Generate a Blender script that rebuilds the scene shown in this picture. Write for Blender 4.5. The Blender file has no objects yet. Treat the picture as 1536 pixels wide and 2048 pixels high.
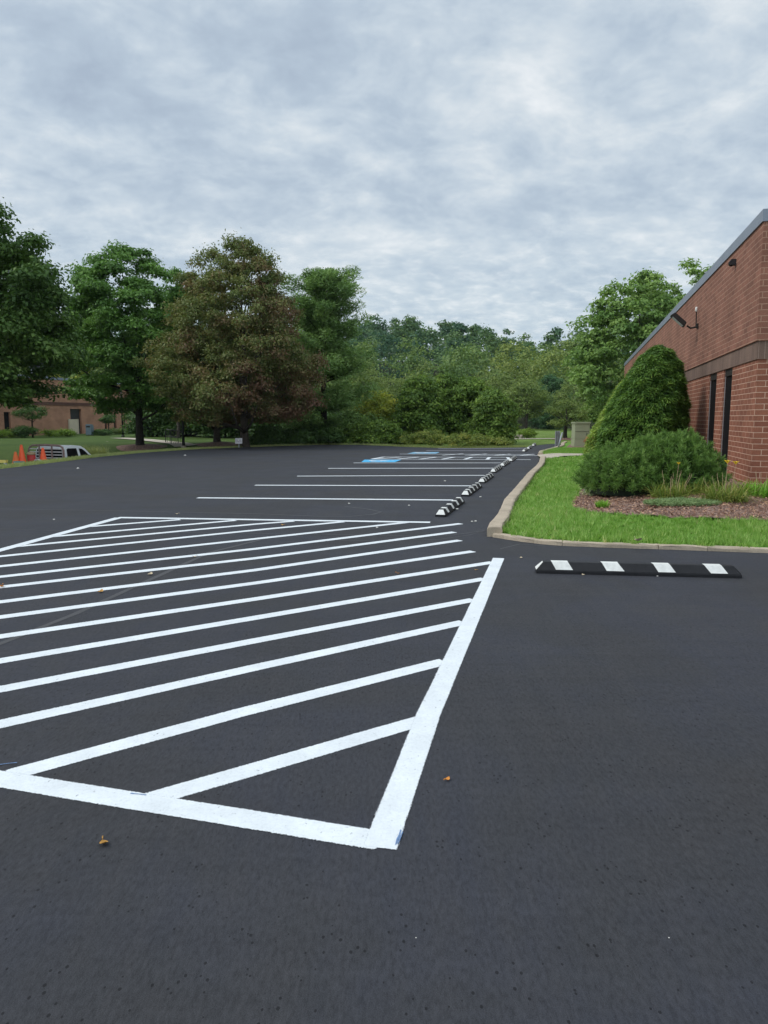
import bpy, bmesh, math, random
import numpy as np
from mathutils import Vector
from mathutils.geometry import delaunay_2d_cdt

random.seed(7)
sc = bpy.context.scene
COL = sc.collection
F, CH = 1479.0, 1.6
HAZE = 0.00011
TH = math.atan((1024 - 836) / F)
CT, ST = math.cos(TH), math.sin(TH)


def P(x, y, z=0.0):
    """picture point of the survey photo -> point on the horizontal plane at height z"""
    u, v = (x - 768) / F, (1024 - y) / F
    t = (z - CH) / (-ST + v * CT)
    return Vector((u * t, (CT + v * ST) * t, z))


def col(px, Y, Z=0.0):
    return (px - 768) / F * (Y * CT - (Z - CH) * ST)


def zrow(py, Y):
    v = (1024 - py) / F
    return CH + Y * (v * CT - ST) / (CT + v * ST)


def sm(t, a=0.0, b=1.0):
    t = np.clip((np.asarray(t, float) - a) / (b - a), 0, 1)
    return t * t * (3 - 2 * t)


# ------------------------------------------------------------------ materials
def lin(r, g, b):
    f = lambda c: ((c / 255 + 0.055) / 1.055) ** 2.4 if c > 10 else c / 255 / 12.92
    return (f(r), f(g), f(b), 1)


class NT:
    def __init__(s, mat):
        s.t = mat.node_tree
        s.n = s.t.nodes
        s.l = s.t.links

    def add(s, kind, **kw):
        n = s.n.new(kind)
        for k, v in kw.items():
            if k.startswith('i_'):
                n.inputs[k[2:].replace('_', ' ')].default_value = v
            else:
                setattr(n, k, v)
        return n

    def link(s, a, b):
        s.l.new(a, b)

    def math(s, op, a, b=0.0, c=0.0, clamp=False):
        n = s.n.new('ShaderNodeMath')
        n.operation = op
        n.use_clamp = clamp
        for i, v in enumerate((a, b, c)):
            if isinstance(v, (int, float)):
                n.inputs[i].default_value = v
            else:
                s.l.new(v, n.inputs[i])
        return n.outputs[0]

    def ramp(s, fac, stops, interp='LINEAR'):
        n = s.n.new('ShaderNodeValToRGB')
        n.color_ramp.interpolation = interp
        e = n.color_ramp.elements
        while len(e) < len(stops):
            e.new(0.5)
        for k, (p, c) in enumerate(stops):
            e[k].position = p
            e[k].color = c if len(c) == 4 else (*c, 1)
        s.l.new(fac, n.inputs[0])
        return n.outputs[0]

    def mix(s, fac, a, b, mode='MIX'):
        n = s.n.new('ShaderNodeMix')
        n.data_type = 'RGBA'
        n.blend_type = mode
        for sock, v in ((n.inputs[0], fac), (n.inputs[6], a), (n.inputs[7], b)):
            if isinstance(v, (int, float)):
                sock.default_value = v
            elif isinstance(v, tuple):
                sock.default_value = v if len(v) == 4 else (*v, 1)
            else:
                s.l.new(v, sock)
        return n.outputs[2]

    def noise(s, vec, scale, detail=3, rough=0.55, dist=0.0):
        n = s.n.new('ShaderNodeTexNoise')
        n.inputs['Scale'].default_value = scale
        n.inputs['Detail'].default_value = detail
        n.inputs['Roughness'].default_value = rough
        n.inputs['Distortion'].default_value = dist
        if vec is not None:
            s.l.new(vec, n.inputs['Vector'])
        return n.outputs[0]

    def mapping(s, vec, scale=(1, 1, 1), rot=(0, 0, 0)):
        n = s.n.new('ShaderNodeMapping')
        n.inputs['Scale'].default_value = scale
        n.inputs['Rotation'].default_value = rot
        s.l.new(vec, n.inputs[0])
        return n.outputs[0]


def new_mat(name):
    m = bpy.data.materials.new(name)
    m.use_nodes = True
    nt = NT(m)
    b = nt.n['Principled BSDF']
    return m, nt, b


def plain(name, c, rough=0.6, var=0.12, scale=6.0, metal=0.0, spec=0.4, bump=0.0, bscale=60):
    m, t, b = new_mat(name)
    geo = t.add('ShaderNodeTexCoord').outputs['Object']
    n = t.noise(geo, scale, 5)
    c = c[:3]
    lo = tuple(x * (1 - var) for x in c)
    hi = tuple(min(1, x * (1 + var)) for x in c)
    t.link(t.ramp(n, [(0.3, lo), (0.7, hi)]), b.inputs['Base Color'])
    b.inputs['Roughness'].default_value = rough
    b.inputs['Metallic'].default_value = metal
    b.inputs['Specular IOR Level'].default_value = spec
    if bump:
        bn = t.add('ShaderNodeBump', i_Strength=bump, i_Distance=0.01)
        t.link(t.noise(geo, bscale, 4), bn.inputs['Height'])
        t.link(bn.outputs[0], b.inputs['Normal'])
    return m


def leaf_mat(name, cols, transl=0.3, rough=0.55, patch=None, pscale=0.5, gain=2.6, warm=(1.08, 1.0, 0.78)):
    """per-leaf tint attribute picks the leaf's own colour"""
    m, t, b = new_mat(name)
    cols = [tuple(min(.6, x * gain * k) for x, k in zip(c, warm)) for c in cols]
    a = t.add('ShaderNodeAttribute', attribute_name='tint').outputs['Fac']
    n = len(cols)
    c = t.ramp(a, [(i / (n - 1), cols[i]) for i in range(n)])
    if patch is not None:
        o = t.add('ShaderNodeTexCoord').outputs['Object']
        pn = t.noise(o, pscale, 3, 0.6)
        sp = t.add('ShaderNodeSeparateXYZ')
        t.link(o, sp.inputs[0])
        pn = t.math('ADD', pn, t.math('MULTIPLY_ADD', sp.outputs[0], 0.032, t.math('MULTIPLY_ADD', sp.outputs[2], -0.022, 0.08)))
        f = t.ramp(t.math('ADD', pn, t.math('MULTIPLY', t.math('SUBTRACT', a, 0.5), 0.35)), [(0.42, (0, 0, 0)), (0.66, (.95, .95, .95))])
        c = t.mix(f, c, patch)
    t.link(c, b.inputs['Base Color'])
    b.inputs['Roughness'].default_value = rough
    b.inputs['Specular IOR Level'].default_value = 0.3
    tr = t.add('ShaderNodeBsdfTranslucent')
    t.link(t.mix(0.5, c, (1.25, 1.3, 0.7, 1), 'MULTIPLY'), tr.inputs[0])
    mx = t.add('ShaderNodeMixShader')
    mx.inputs[0].default_value = transl
    t.link(b.outputs[0], mx.inputs[1])
    t.link(tr.outputs[0], mx.inputs[2])
    t.link(mx.outputs[0], t.n['Material Output'].inputs[0])
    return m


def asphalt_color(t, o):
    big = t.noise(o, 0.55, 4, 0.6, 0.4)
    c = t.ramp(big, [(0.32, (0.040, 0.039, 0.041)), (0.46, (0.039, 0.040, 0.045)), (0.56, (0.040, 0.042, 0.052)), (0.70, (0.046, 0.046, 0.050))])
    streak = t.noise(t.mapping(o, (7, 0.6, 1), (0, 0, 0.3)), 1.6, 4, 0.6)
    c = t.mix(t.ramp(streak, [(0.35, (0, 0, 0)), (0.75, (0.5, 0.5, 0.5))]), c, (0.052, 0.051, 0.055, 1))
    grain = t.noise(o, 260, 3, 0.65)
    c = t.mix(1.0, c, t.ramp(grain, [(0.25, (0.62, 0.62, 0.62)), (0.5, (1, 1, 1)), (0.8, (1.3, 1.3, 1.3))]), 'MULTIPLY')
    v = t.add('ShaderNodeTexVoronoi', i_Scale=30.0, i_Randomness=1.0)
    t.link(t.mapping(o, (1, 0.7, 1)), v.inputs['Vector'])
    pitm = t.noise(o, 4.5, 4, 0.65)
    pit = t.math('LESS_THAN', v.outputs['Distance'], t.math('MINIMUM', t.math('MULTIPLY', t.math('SUBTRACT', pitm, 0.40), 1.0), 0.155))
    mid = t.noise(t.mapping(o, (1, 0.35, 1)), 62, 5, 0.8)
    c = t.mix(1.0, c, t.ramp(mid, [(0.30, (0.60,) * 3), (0.5, (1,) * 3), (0.70, (1.30,) * 3)]), 'MULTIPLY')
    sweep = t.noise(t.mapping(o, (0.25, 3.0, 1), (0, 0, 0.25)), 2.0, 5, 0.7)
    c = t.mix(1.0, c, t.ramp(sweep, [(0.32, (0.93,) * 3), (0.68, (1.06,) * 3)]), 'MULTIPLY')
    c = t.mix(t.math('MULTIPLY', pit, 0.7), c, (0.006, 0.006, 0.007, 1))
    h = t.math('ADD', grain, t.math('MULTIPLY', pit, -1.2))
    h = t.math('ADD', h, t.math('MULTIPLY', t.noise(t.mapping(o, (1, 0.5, 1)), 60, 3), 0.8))
    return c, h, grain


def asphalt_mat():
    m, t, b = new_mat('sealed_asphalt')
    o = t.add('ShaderNodeTexCoord').outputs['Object']
    c, h, g = asphalt_color(t, o)
    t.link(c, b.inputs['Base Color'])
    t.link(t.ramp(t.noise(o, 1.3, 4), [(0.3, (0.72,) * 3), (0.7, (0.82,) * 3)]), b.inputs['Roughness'])
    b.inputs['Specular IOR Level'].default_value = 0.22
    bn = t.add('ShaderNodeBump', i_Strength=0.5, i_Distance=0.004)
    t.link(h, bn.inputs['Height'])
    t.link(bn.outputs[0], b.inputs['Normal'])
    return m


def paint_mat(name, c, worn=0.0):
    """road paint sprayed on the sealcoat: thins out into speckles at its edges"""
    m, t, b = new_mat(name)
    o = t.add('ShaderNodeTexCoord').outputs['Object']
    cov = t.add('ShaderNodeAttribute', attribute_name='cov').outputs['Fac']
    fine = t.noise(o, 170, 3, 0.75)
    mask = t.ramp(t.math('ADD', t.math('MULTIPLY', cov, 1.5 - worn), t.math('MULTIPLY', t.math('SUBTRACT', fine, 0.5), 1.9)),
                  [(0.46, (0, 0, 0)), (0.58, (1, 1, 1))])
    spots = t.ramp(t.noise(t.mapping(o, (1, .6, 1)), 34, 5, 0.75), [(0.62, (1, 1, 1)), (0.71, (0.35, 0.35, 0.36))])
    wear = t.ramp(t.noise(o, 5, 5, 0.65), [(0.3, tuple(x * 0.84 for x in c)), (0.7, c)])
    pc = t.mix(1.0, wear, spots, 'MULTIPLY')
    pc = t.mix(1.0, pc, t.ramp(t.noise(o, 62, 5, 0.8), [(0.3, (0.86,) * 3), (0.52, (1,) * 3)]), 'MULTIPLY')
    t.link(pc, b.inputs['Base Color'])
    b.inputs['Roughness'].default_value = 0.65
    b.inputs['Specular IOR Level'].default_value = 0.25
    bn = t.add('ShaderNodeBump', i_Strength=0.35, i_Distance=0.004)
    t.link(t.noise(o, 75, 4, 0.7), bn.inputs['Height'])
    t.link(bn.outputs[0], b.inputs['Normal'])
    tr = t.add('ShaderNodeBsdfTransparent')
    mx = t.add('ShaderNodeMixShader')
    t.link(mask, mx.inputs[0])
    t.link(tr.outputs[0], mx.inputs[1])
    t.link(b.outputs[0], mx.inputs[2])
    t.link(mx.outputs[0], t.n['Material Output'].inputs[0])
    return m


def brick_mat(name, c1, c2, mortar, bw, bh, mort=0.011, offs=0.5, var=0.25):
    m, t, b = new_mat(name)
    uv = t.add('ShaderNodeUVMap', uv_map='UVMap').outputs[0]
    br = t.add('ShaderNodeTexBrick', offset=offs)
    br.inputs['Scale'].default_value = 1.0
    br.inputs['Brick Width'].default_value = bw
    br.inputs['Row Height'].default_value = bh
    br.inputs['Mortar Size'].default_value = mort
    br.inputs['Mortar Smooth'].default_value = 0.15
    br.inputs['Bias'].default_value = -0.1
    br.inputs['Color1'].default_value = (*c1, 1)
    br.inputs['Color2'].default_value = (*c2, 1)
    br.inputs['Mortar'].default_value = (*mortar, 1)
    t.link(uv, br.inputs['Vector'])
    st = t.noise(uv, 0.9, 4, 0.6)
    c = t.mix(1.0, br.outputs['Color'], t.ramp(st, [(0.3, (1 - var,) * 3), (0.7, (1 + var * 0.5,) * 3)]), 'MULTIPLY')
    fine = t.noise(uv, 45, 3)
    c = t.mix(1.0, c, t.ramp(fine, [(0.3, (0.84,) * 3), (0.7, (1.12,) * 3)]), 'MULTIPLY')
    t.link(c, b.inputs['Base Color'])
    b.inputs['Roughness'].default_value = 0.85
    b.inputs['Specular IOR Level'].default_value = 0.2
    bn = t.add('ShaderNodeBump', i_Strength=0.5, i_Distance=0.008)
    t.link(t.math('SUBTRACT', 1.0, br.outputs['Fac']), bn.inputs['Height'])
    t.link(bn.outputs[0], b.inputs['Normal'])
    return m


def turf_mat(name, cols, scale=0.35):
    m, t, b = new_mat(name)
    o = t.add('ShaderNodeTexCoord').outputs['Object']
    n = t.noise(o, scale, 6, 0.65)
    c = t.ramp(n, [(0.3, cols[0]), (0.5, cols[1]), (0.7, cols[2])])
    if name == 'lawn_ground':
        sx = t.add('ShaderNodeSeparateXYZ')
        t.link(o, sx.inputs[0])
        side = t.ramp(t.math('MULTIPLY_ADD', sx.outputs[0], 0.05, 0.55), [(0.0, (1, 1, 1)), (0.45, (0, 0, 0))])  # left lawn greener, and darkened in colour for the shade of its trees
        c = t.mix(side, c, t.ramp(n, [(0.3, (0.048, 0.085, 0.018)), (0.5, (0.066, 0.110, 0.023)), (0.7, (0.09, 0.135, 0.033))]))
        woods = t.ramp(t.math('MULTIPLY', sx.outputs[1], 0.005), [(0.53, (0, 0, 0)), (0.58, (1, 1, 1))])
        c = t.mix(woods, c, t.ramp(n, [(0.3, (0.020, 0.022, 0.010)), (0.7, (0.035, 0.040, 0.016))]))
    f = t.noise(t.mapping(o, (1, 1, 0.3)), 14, 5, 0.75)
    c = t.mix(1.0, c, t.ramp(f, [(0.25, (0.5,) * 3), (0.5, (1,) * 3), (0.75, (1.45,) * 3)]), 'MULTIPLY')
    t.link(c, b.inputs['Base Color'])
    b.inputs['Roughness'].default_value = 0.9
    b.inputs['Specular IOR Level'].default_value = 0.15
    bn = t.add('ShaderNodeBump', i_Strength=0.9, i_Distance=0.06)
    t.link(f, bn.inputs['Height'])
    t.link(bn.outputs[0], b.inputs['Normal'])
    return m


def mulch_mat():
    m, t, b = new_mat('bark_mulch')
    o = t.add('ShaderNodeTexCoord').outputs['Object']
    v = t.add('ShaderNodeTexVoronoi', i_Scale=38.0)
    w = t.noise(o, 9, 3)
    t.link(t.mapping(o, (1, 0.5, 1), (0, 0, 0.5)), v.inputs['Vector'])
    hue = t.add('ShaderNodeSeparateColor')
    t.link(v.outputs['Color'], hue.inputs[0])
    c = t.ramp(hue.outputs[0], [(0.0, (0.12, 0.068, 0.050)), (0.5, (0.26, 0.150, 0.110)), (1.0, (0.42, 0.28, 0.22))])
    c = t.mix(1.0, c, t.ramp(w, [(0.3, (0.7,) * 3), (0.7, (1.15,) * 3)]), 'MULTIPLY')
    t.link(c, b.inputs['Base Color'])
    b.inputs['Roughness'].default_value = 0.9
    bn = t.add('ShaderNodeBump', i_Strength=1.0, i_Distance=0.03)
    t.link(v.outputs['Distance'], bn.inputs['Height'])
    t.link(bn.outputs[0], b.inputs['Normal'])
    return m


def concrete_mat(name, c, joint=None):
    m, t, b = new_mat(name)
    o = t.add('ShaderNodeTexCoord').outputs['Object']
    n = t.noise(o, 2.2, 6, 0.7)
    cc = t.ramp(n, [(0.3, tuple(x * 0.72 for x in c)), (0.55, c), (0.75, tuple(x * 1.15 for x in c))])
    f = t.noise(o, 90, 4, 0.7)
    cc = t.mix(1.0, cc, t.ramp(f, [(0.3, (0.7,) * 3), (0.5, (1,) * 3), (0.75, (1.2,) * 3)]), 'MULTIPLY')
    d = t.ramp(t.noise(o, 7, 4, 0.7), [(0.62, (0, 0, 0)), (0.74, (0.6, 0.6, 0.6))])
    cc = t.mix(d, cc, (0.10, 0.085, 0.06, 1))
    t.link(cc, b.inputs['Base Color'])
    b.inputs['Roughness'].default_value = 0.9
    bn = t.add('ShaderNodeBump', i_Strength=0.6, i_Distance=0.01)
    t.link(f, bn.inputs['Height'])
    t.link(bn.outputs[0], b.inputs['Normal'])
    return m


M = {}
M['asphalt'] = asphalt_mat()
M['white_paint'] = paint_mat('white_road_paint', (0.80, 0.84, 0.86))
M['worn_paint'] = paint_mat('worn_road_paint', (0.66, 0.67, 0.76), 0.28)
M['blue_paint'] = paint_mat('blue_road_paint', (0.09, 0.50, 0.84))
M['pale_blue_paint'] = paint_mat('pale_blue_road_paint', (0.22, 0.47, 0.66))
M['brick'] = brick_mat('red_brick', (0.300, 0.120, 0.074), (0.230, 0.088, 0.056), (0.58, 0.375, 0.275), 0.33, 0.11, 0.0075)
M['brick_upper'] = brick_mat('upper_red_brick', (0.300, 0.137, 0.095), (0.220, 0.100, 0.071), (0.42, 0.25, 0.175), 0.33, 0.11, 0.008)
M['brick_band'] = brick_mat('brown_band_brick', (0.205, 0.135, 0.105), (0.150, 0.102, 0.082), (0.32, 0.225, 0.18), 0.11, 0.36, 0.007, 0.0)
M['brick_far'] = brick_mat('far_brick', (0.43, 0.215, 0.135), (0.35, 0.175, 0.11), (0.52, 0.32, 0.22), 0.33, 0.11)
M['brick_far_band'] = brick_mat('far_band_brick', (0.13, 0.065, 0.05), (0.11, 0.055, 0.045), (0.2, 0.12, 0.09), 0.11, 0.36)
M['coping'] = plain('grey_metal_coping', (0.22, 0.25, 0.30), 0.45, 0.08, 1.5, 0.2)
M['bronze'] = plain('dark_bronze_metal', (0.035, 0.030, 0.027), 0.6, 0.15, spec=0.1)
M['silver'] = plain('window_trim_metal', (0.38, 0.37, 0.37), 0.4, 0.08, metal=0.4)
M['glass'] = plain('dark_window_glass', (0.012, 0.012, 0.013), 0.5, 0.05, spec=0.04)
M['roof'] = plain('roof_membrane', (0.12, 0.12, 0.12), 0.9)
M['kerb'] = concrete_mat('kerb_concrete', (0.47, 0.385, 0.285))
M['path'] = concrete_mat('path_concrete', (0.50, 0.44, 0.35))
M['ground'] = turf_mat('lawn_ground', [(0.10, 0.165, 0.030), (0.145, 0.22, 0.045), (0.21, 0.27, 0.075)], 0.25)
M['near_turf'] = turf_mat('near_lawn_turf', [(0.10, 0.24, 0.03), (0.14, 0.31, 0.042), (0.17, 0.33, 0.055)], 0.6)
M['mulch'] = mulch_mat()
M['rubber'] = plain('black_rubber', (0.012, 0.012, 0.014), 0.62, 0.3, 14, spec=0.35, bump=0.25, bscale=90)
M['reflective'] = plain('white_reflective_tape', (0.74, 0.74, 0.70), 0.55, 0.10, 22)
M['bark'] = plain('grey_brown_bark', (0.060, 0.048, 0.038), 0.95, 0.45, 7, bump=1.0, bscale=16)
M['bark_dark'] = plain('dark_bark', (0.030, 0.025, 0.021), 0.95, 0.45, 7, bump=1.0, bscale=16)
M['olive_box'] = plain('olive_enamel', (0.36, 0.39, 0.25), 0.5, 0.06, 1.2)
M['galv'] = plain('galvanised_steel', (0.33, 0.35, 0.37), 0.5, 0.15, 7, 0.3)
M['stone'] = plain('pale_stone', (0.42, 0.36, 0.30), 0.9, 0.3, 4, bump=0.5)
M['white_enamel'] = plain('white_vehicle_paint', (0.86, 0.88, 0.90), 0.25, 0.03, 2, spec=0.5)
M['rack_metal'] = plain('rusty_rack_metal', (0.30, 0.20, 0.18), 0.6, 0.3, 9)
M['rack_white'] = plain('white_rack_slat', (0.62, 0.60, 0.60), 0.5, 0.15, 9)
M['orange'] = plain('orange_cone_plastic', (1.0, 0.13, 0.04), 0.5, 0.06, 5)
M['orange_pale'] = plain('faded_orange_plastic', (0.80, 0.17, 0.045), 0.6, 0.06, 5)
M['red'] = plain('red_plastic', (0.45, 0.035, 0.03), 0.45, 0.15, 5)
M['yellow'] = plain('yellow_paint_board', (0.78, 0.62, 0.16), 0.5, 0.08, 5)
M['teal'] = plain('teal_plastic', (0.10, 0.36, 0.36), 0.5, 0.1, 5)
M['tan'] = plain('tan_plastic', (0.42, 0.30, 0.18), 0.6, 0.15, 5)
M['dark'] = plain('dark_steel', (0.022, 0.022, 0.024), 0.5, 0.2, 6)
M['tyre'] = plain('tyre_rubber', (0.018, 0.018, 0.018), 0.85, 0.2, 8)
M['beige_panel'] = plain('beige_panel_paint', (0.56, 0.48, 0.36), 0.6, 0.06, 2)
M['sign_white'] = plain('white_sign_face', (0.80, 0.77, 0.78), 0.4, 0.04, 3)
M['sign_ink'] = plain('sign_lettering', (0.16, 0.12, 0.14), 0.5, 0.05, 3)
M['bluegrey'] = plain('blue_grey_enamel', (0.16, 0.21, 0.25), 0.5, 0.1, 3)
M['leaf_tan'] = plain('dry_leaf', (0.46, 0.24, 0.05), 0.7, 0.3, 40)
M['leaf_orange'] = plain('orange_leaf', (0.58, 0.22, 0.03), 0.7, 0.25, 40)
M['leaf_pale'] = plain('pale_dry_leaf', (0.52, 0.42, 0.28), 0.7, 0.2, 40)
M['pebble'] = plain('pale_pebble', (0.62, 0.60, 0.55), 0.8, 0.15, 30)
M['petal'] = plain('yellow_petal', (0.86, 0.56, 0.03), 0.6, 0.1, 20)
M['scuff'] = paint_mat('scuffed_asphalt', (0.083, 0.082, 0.086), 0.6)
M['crack'] = paint_mat('sealed_crack', (0.10, 0.098, 0.10), 0.35)
M['chalk'] = paint_mat('blue_chalk', (0.16, 0.27, 0.48), 0.75)
M['old_paint'] = paint_mat('old_line_ghost', (0.085, 0.084, 0.088), 0.55)
M['needle_core'] = plain('core_shade', (0.012, 0.020, 0.008), 0.9, 0.3, 4)  # near-black green, the shade inside the shrubs put into its colour

L = {}
L['oak'] = leaf_mat('oak_leaf', [(0.026, 0.062, 0.018), (0.050, 0.108, 0.028), (0.085, 0.160, 0.044)])
L['dark_oak'] = leaf_mat('dark_oak_leaf', [(0.018, 0.042, 0.013), (0.034, 0.070, 0.019), (0.066, 0.112, 0.032)])
L['brown'] = leaf_mat('drying_leaf', [(0.036, 0.056, 0.019), (0.060, 0.082, 0.030), (0.084, 0.090, 0.038), (0.115, 0.092, 0.050)],
                      patch=(0.185, 0.098, 0.062, 1), pscale=0.33)
L['pine'] = leaf_mat('pine_needle', [(0.036, 0.072, 0.028), (0.070, 0.124, 0.048), (0.120, 0.190, 0.075)])
L['dark'] = leaf_mat('dark_understory_leaf', [(0.014, 0.032, 0.012), (0.025, 0.055, 0.016), (0.042, 0.080, 0.022)])
L['vine'] = leaf_mat('vine_leaf', [(0.024, 0.052, 0.014), (0.058, 0.104, 0.024), (0.115, 0.170, 0.040)])
L['yellow'] = leaf_mat('yellow_green_leaf', [(0.065, 0.095, 0.018), (0.120, 0.148, 0.026), (0.19, 0.195, 0.034)])
L['weed'] = leaf_mat('weed_leaf', [(0.040, 0.072, 0.018), (0.080, 0.108, 0.028), (0.155, 0.16, 0.045)])
L['maple'] = leaf_mat('maple_leaf', [(0.045, 0.090, 0.030), (0.075, 0.130, 0.040), (0.110, 0.170, 0.060)])
L['mid'] = leaf_mat('midfield_leaf', [(0.040, 0.068, 0.026), (0.066, 0.098, 0.032), (0.10, 0.13, 0.045)])
L['spruce'] = leaf_mat('spruce_needle', [(0.022, 0.055, 0.035), (0.036, 0.080, 0.046), (0.055, 0.105, 0.058)])
L['forest'] = leaf_mat('forest_leaf', [(0.017, 0.046, 0.034), (0.034, 0.070, 0.038), (0.062, 0.102, 0.036), (0.105, 0.135, 0.045)])  # low stops bluish, carrying the far hill's haze in the leaf colour
L['hemlock'] = leaf_mat('hemlock_spray', [(0.022, 0.055, 0.013), (0.055, 0.115, 0.026), (0.12, 0.20, 0.045)], gain=2.1)
L['hemlock_sunlit'] = leaf_mat('sunlit_hemlock_spray', [(0.060, 0.105, 0.022), (0.125, 0.19, 0.045), (0.21, 0.28, 0.075)], gain=2.1)  # hemlock spray with sunlight put into its colour, for the bright fringe
L['mugo'] = leaf_mat('mugo_needle', [(0.028, 0.062, 0.016), (0.062, 0.122, 0.034), (0.125, 0.205, 0.070)], 0.3, gain=2.1)
L['lily'] = leaf_mat('daylily_blade', [(0.045, 0.085, 0.014), (0.085, 0.125, 0.028), (0.19, 0.18, 0.07)], 0.3, gain=2.1)
L['green_blade'] = leaf_mat('green_blade', [(0.055, 0.13, 0.018), (0.09, 0.20, 0.026), (0.14, 0.26, 0.04)], 0.3, gain=2.1)
L['bluegreen'] = leaf_mat('blue_green_sprig', [(0.075, 0.125, 0.065), (0.12, 0.18, 0.10), (0.18, 0.23, 0.13)], 0.2, gain=2.1)
L['lawn'] = leaf_mat('lawn_blade', [(0.070, 0.150, 0.024), (0.100, 0.190, 0.046), (0.160, 0.250, 0.082), (0.33, 0.31, 0.14)], 0.4, gain=2.25, warm=(1.1, 1, .85))
L['tall_grass'] = leaf_mat('ornamental_grass', [(0.065, 0.10, 0.04), (0.115, 0.145, 0.065), (0.19, 0.20, 0.11)], 0.3)
L['boxwood'] = leaf_mat('hedge_leaf', [(0.040, 0.075, 0.014), (0.075, 0.125, 0.020), (0.115, 0.165, 0.030)])
L['rust'] = leaf_mat('rust_coloured_leaf', [(0.10, 0.05, 0.025), (0.20, 0.085, 0.045), (0.28, 0.14, 0.08)])
L['variegated'] = leaf_mat('variegated_leaf', [(0.10, 0.19, 0.06), (0.26, 0.34, 0.15), (0.45, 0.48, 0.28)])

# ------------------------------------------------------------------ object helpers


def props(o, label=None, cat=None, group=None, kind=None):
    if label:
        o['label'] = label
    if cat:
        o['category'] = cat
    if group:
        o['group'] = group
    if kind:
        o['kind'] = kind
    return o


def thing(name, label, cat, loc=(0, 0, 0), rz=0.0, group=None):
    o = bpy.data.objects.new(name, None)
    o.empty_display_size = 0.2
    COL.objects.link(o)
    o.location = loc
    o.rotation_euler = (0, 0, rz)
    return props(o, label, cat, group)


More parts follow.
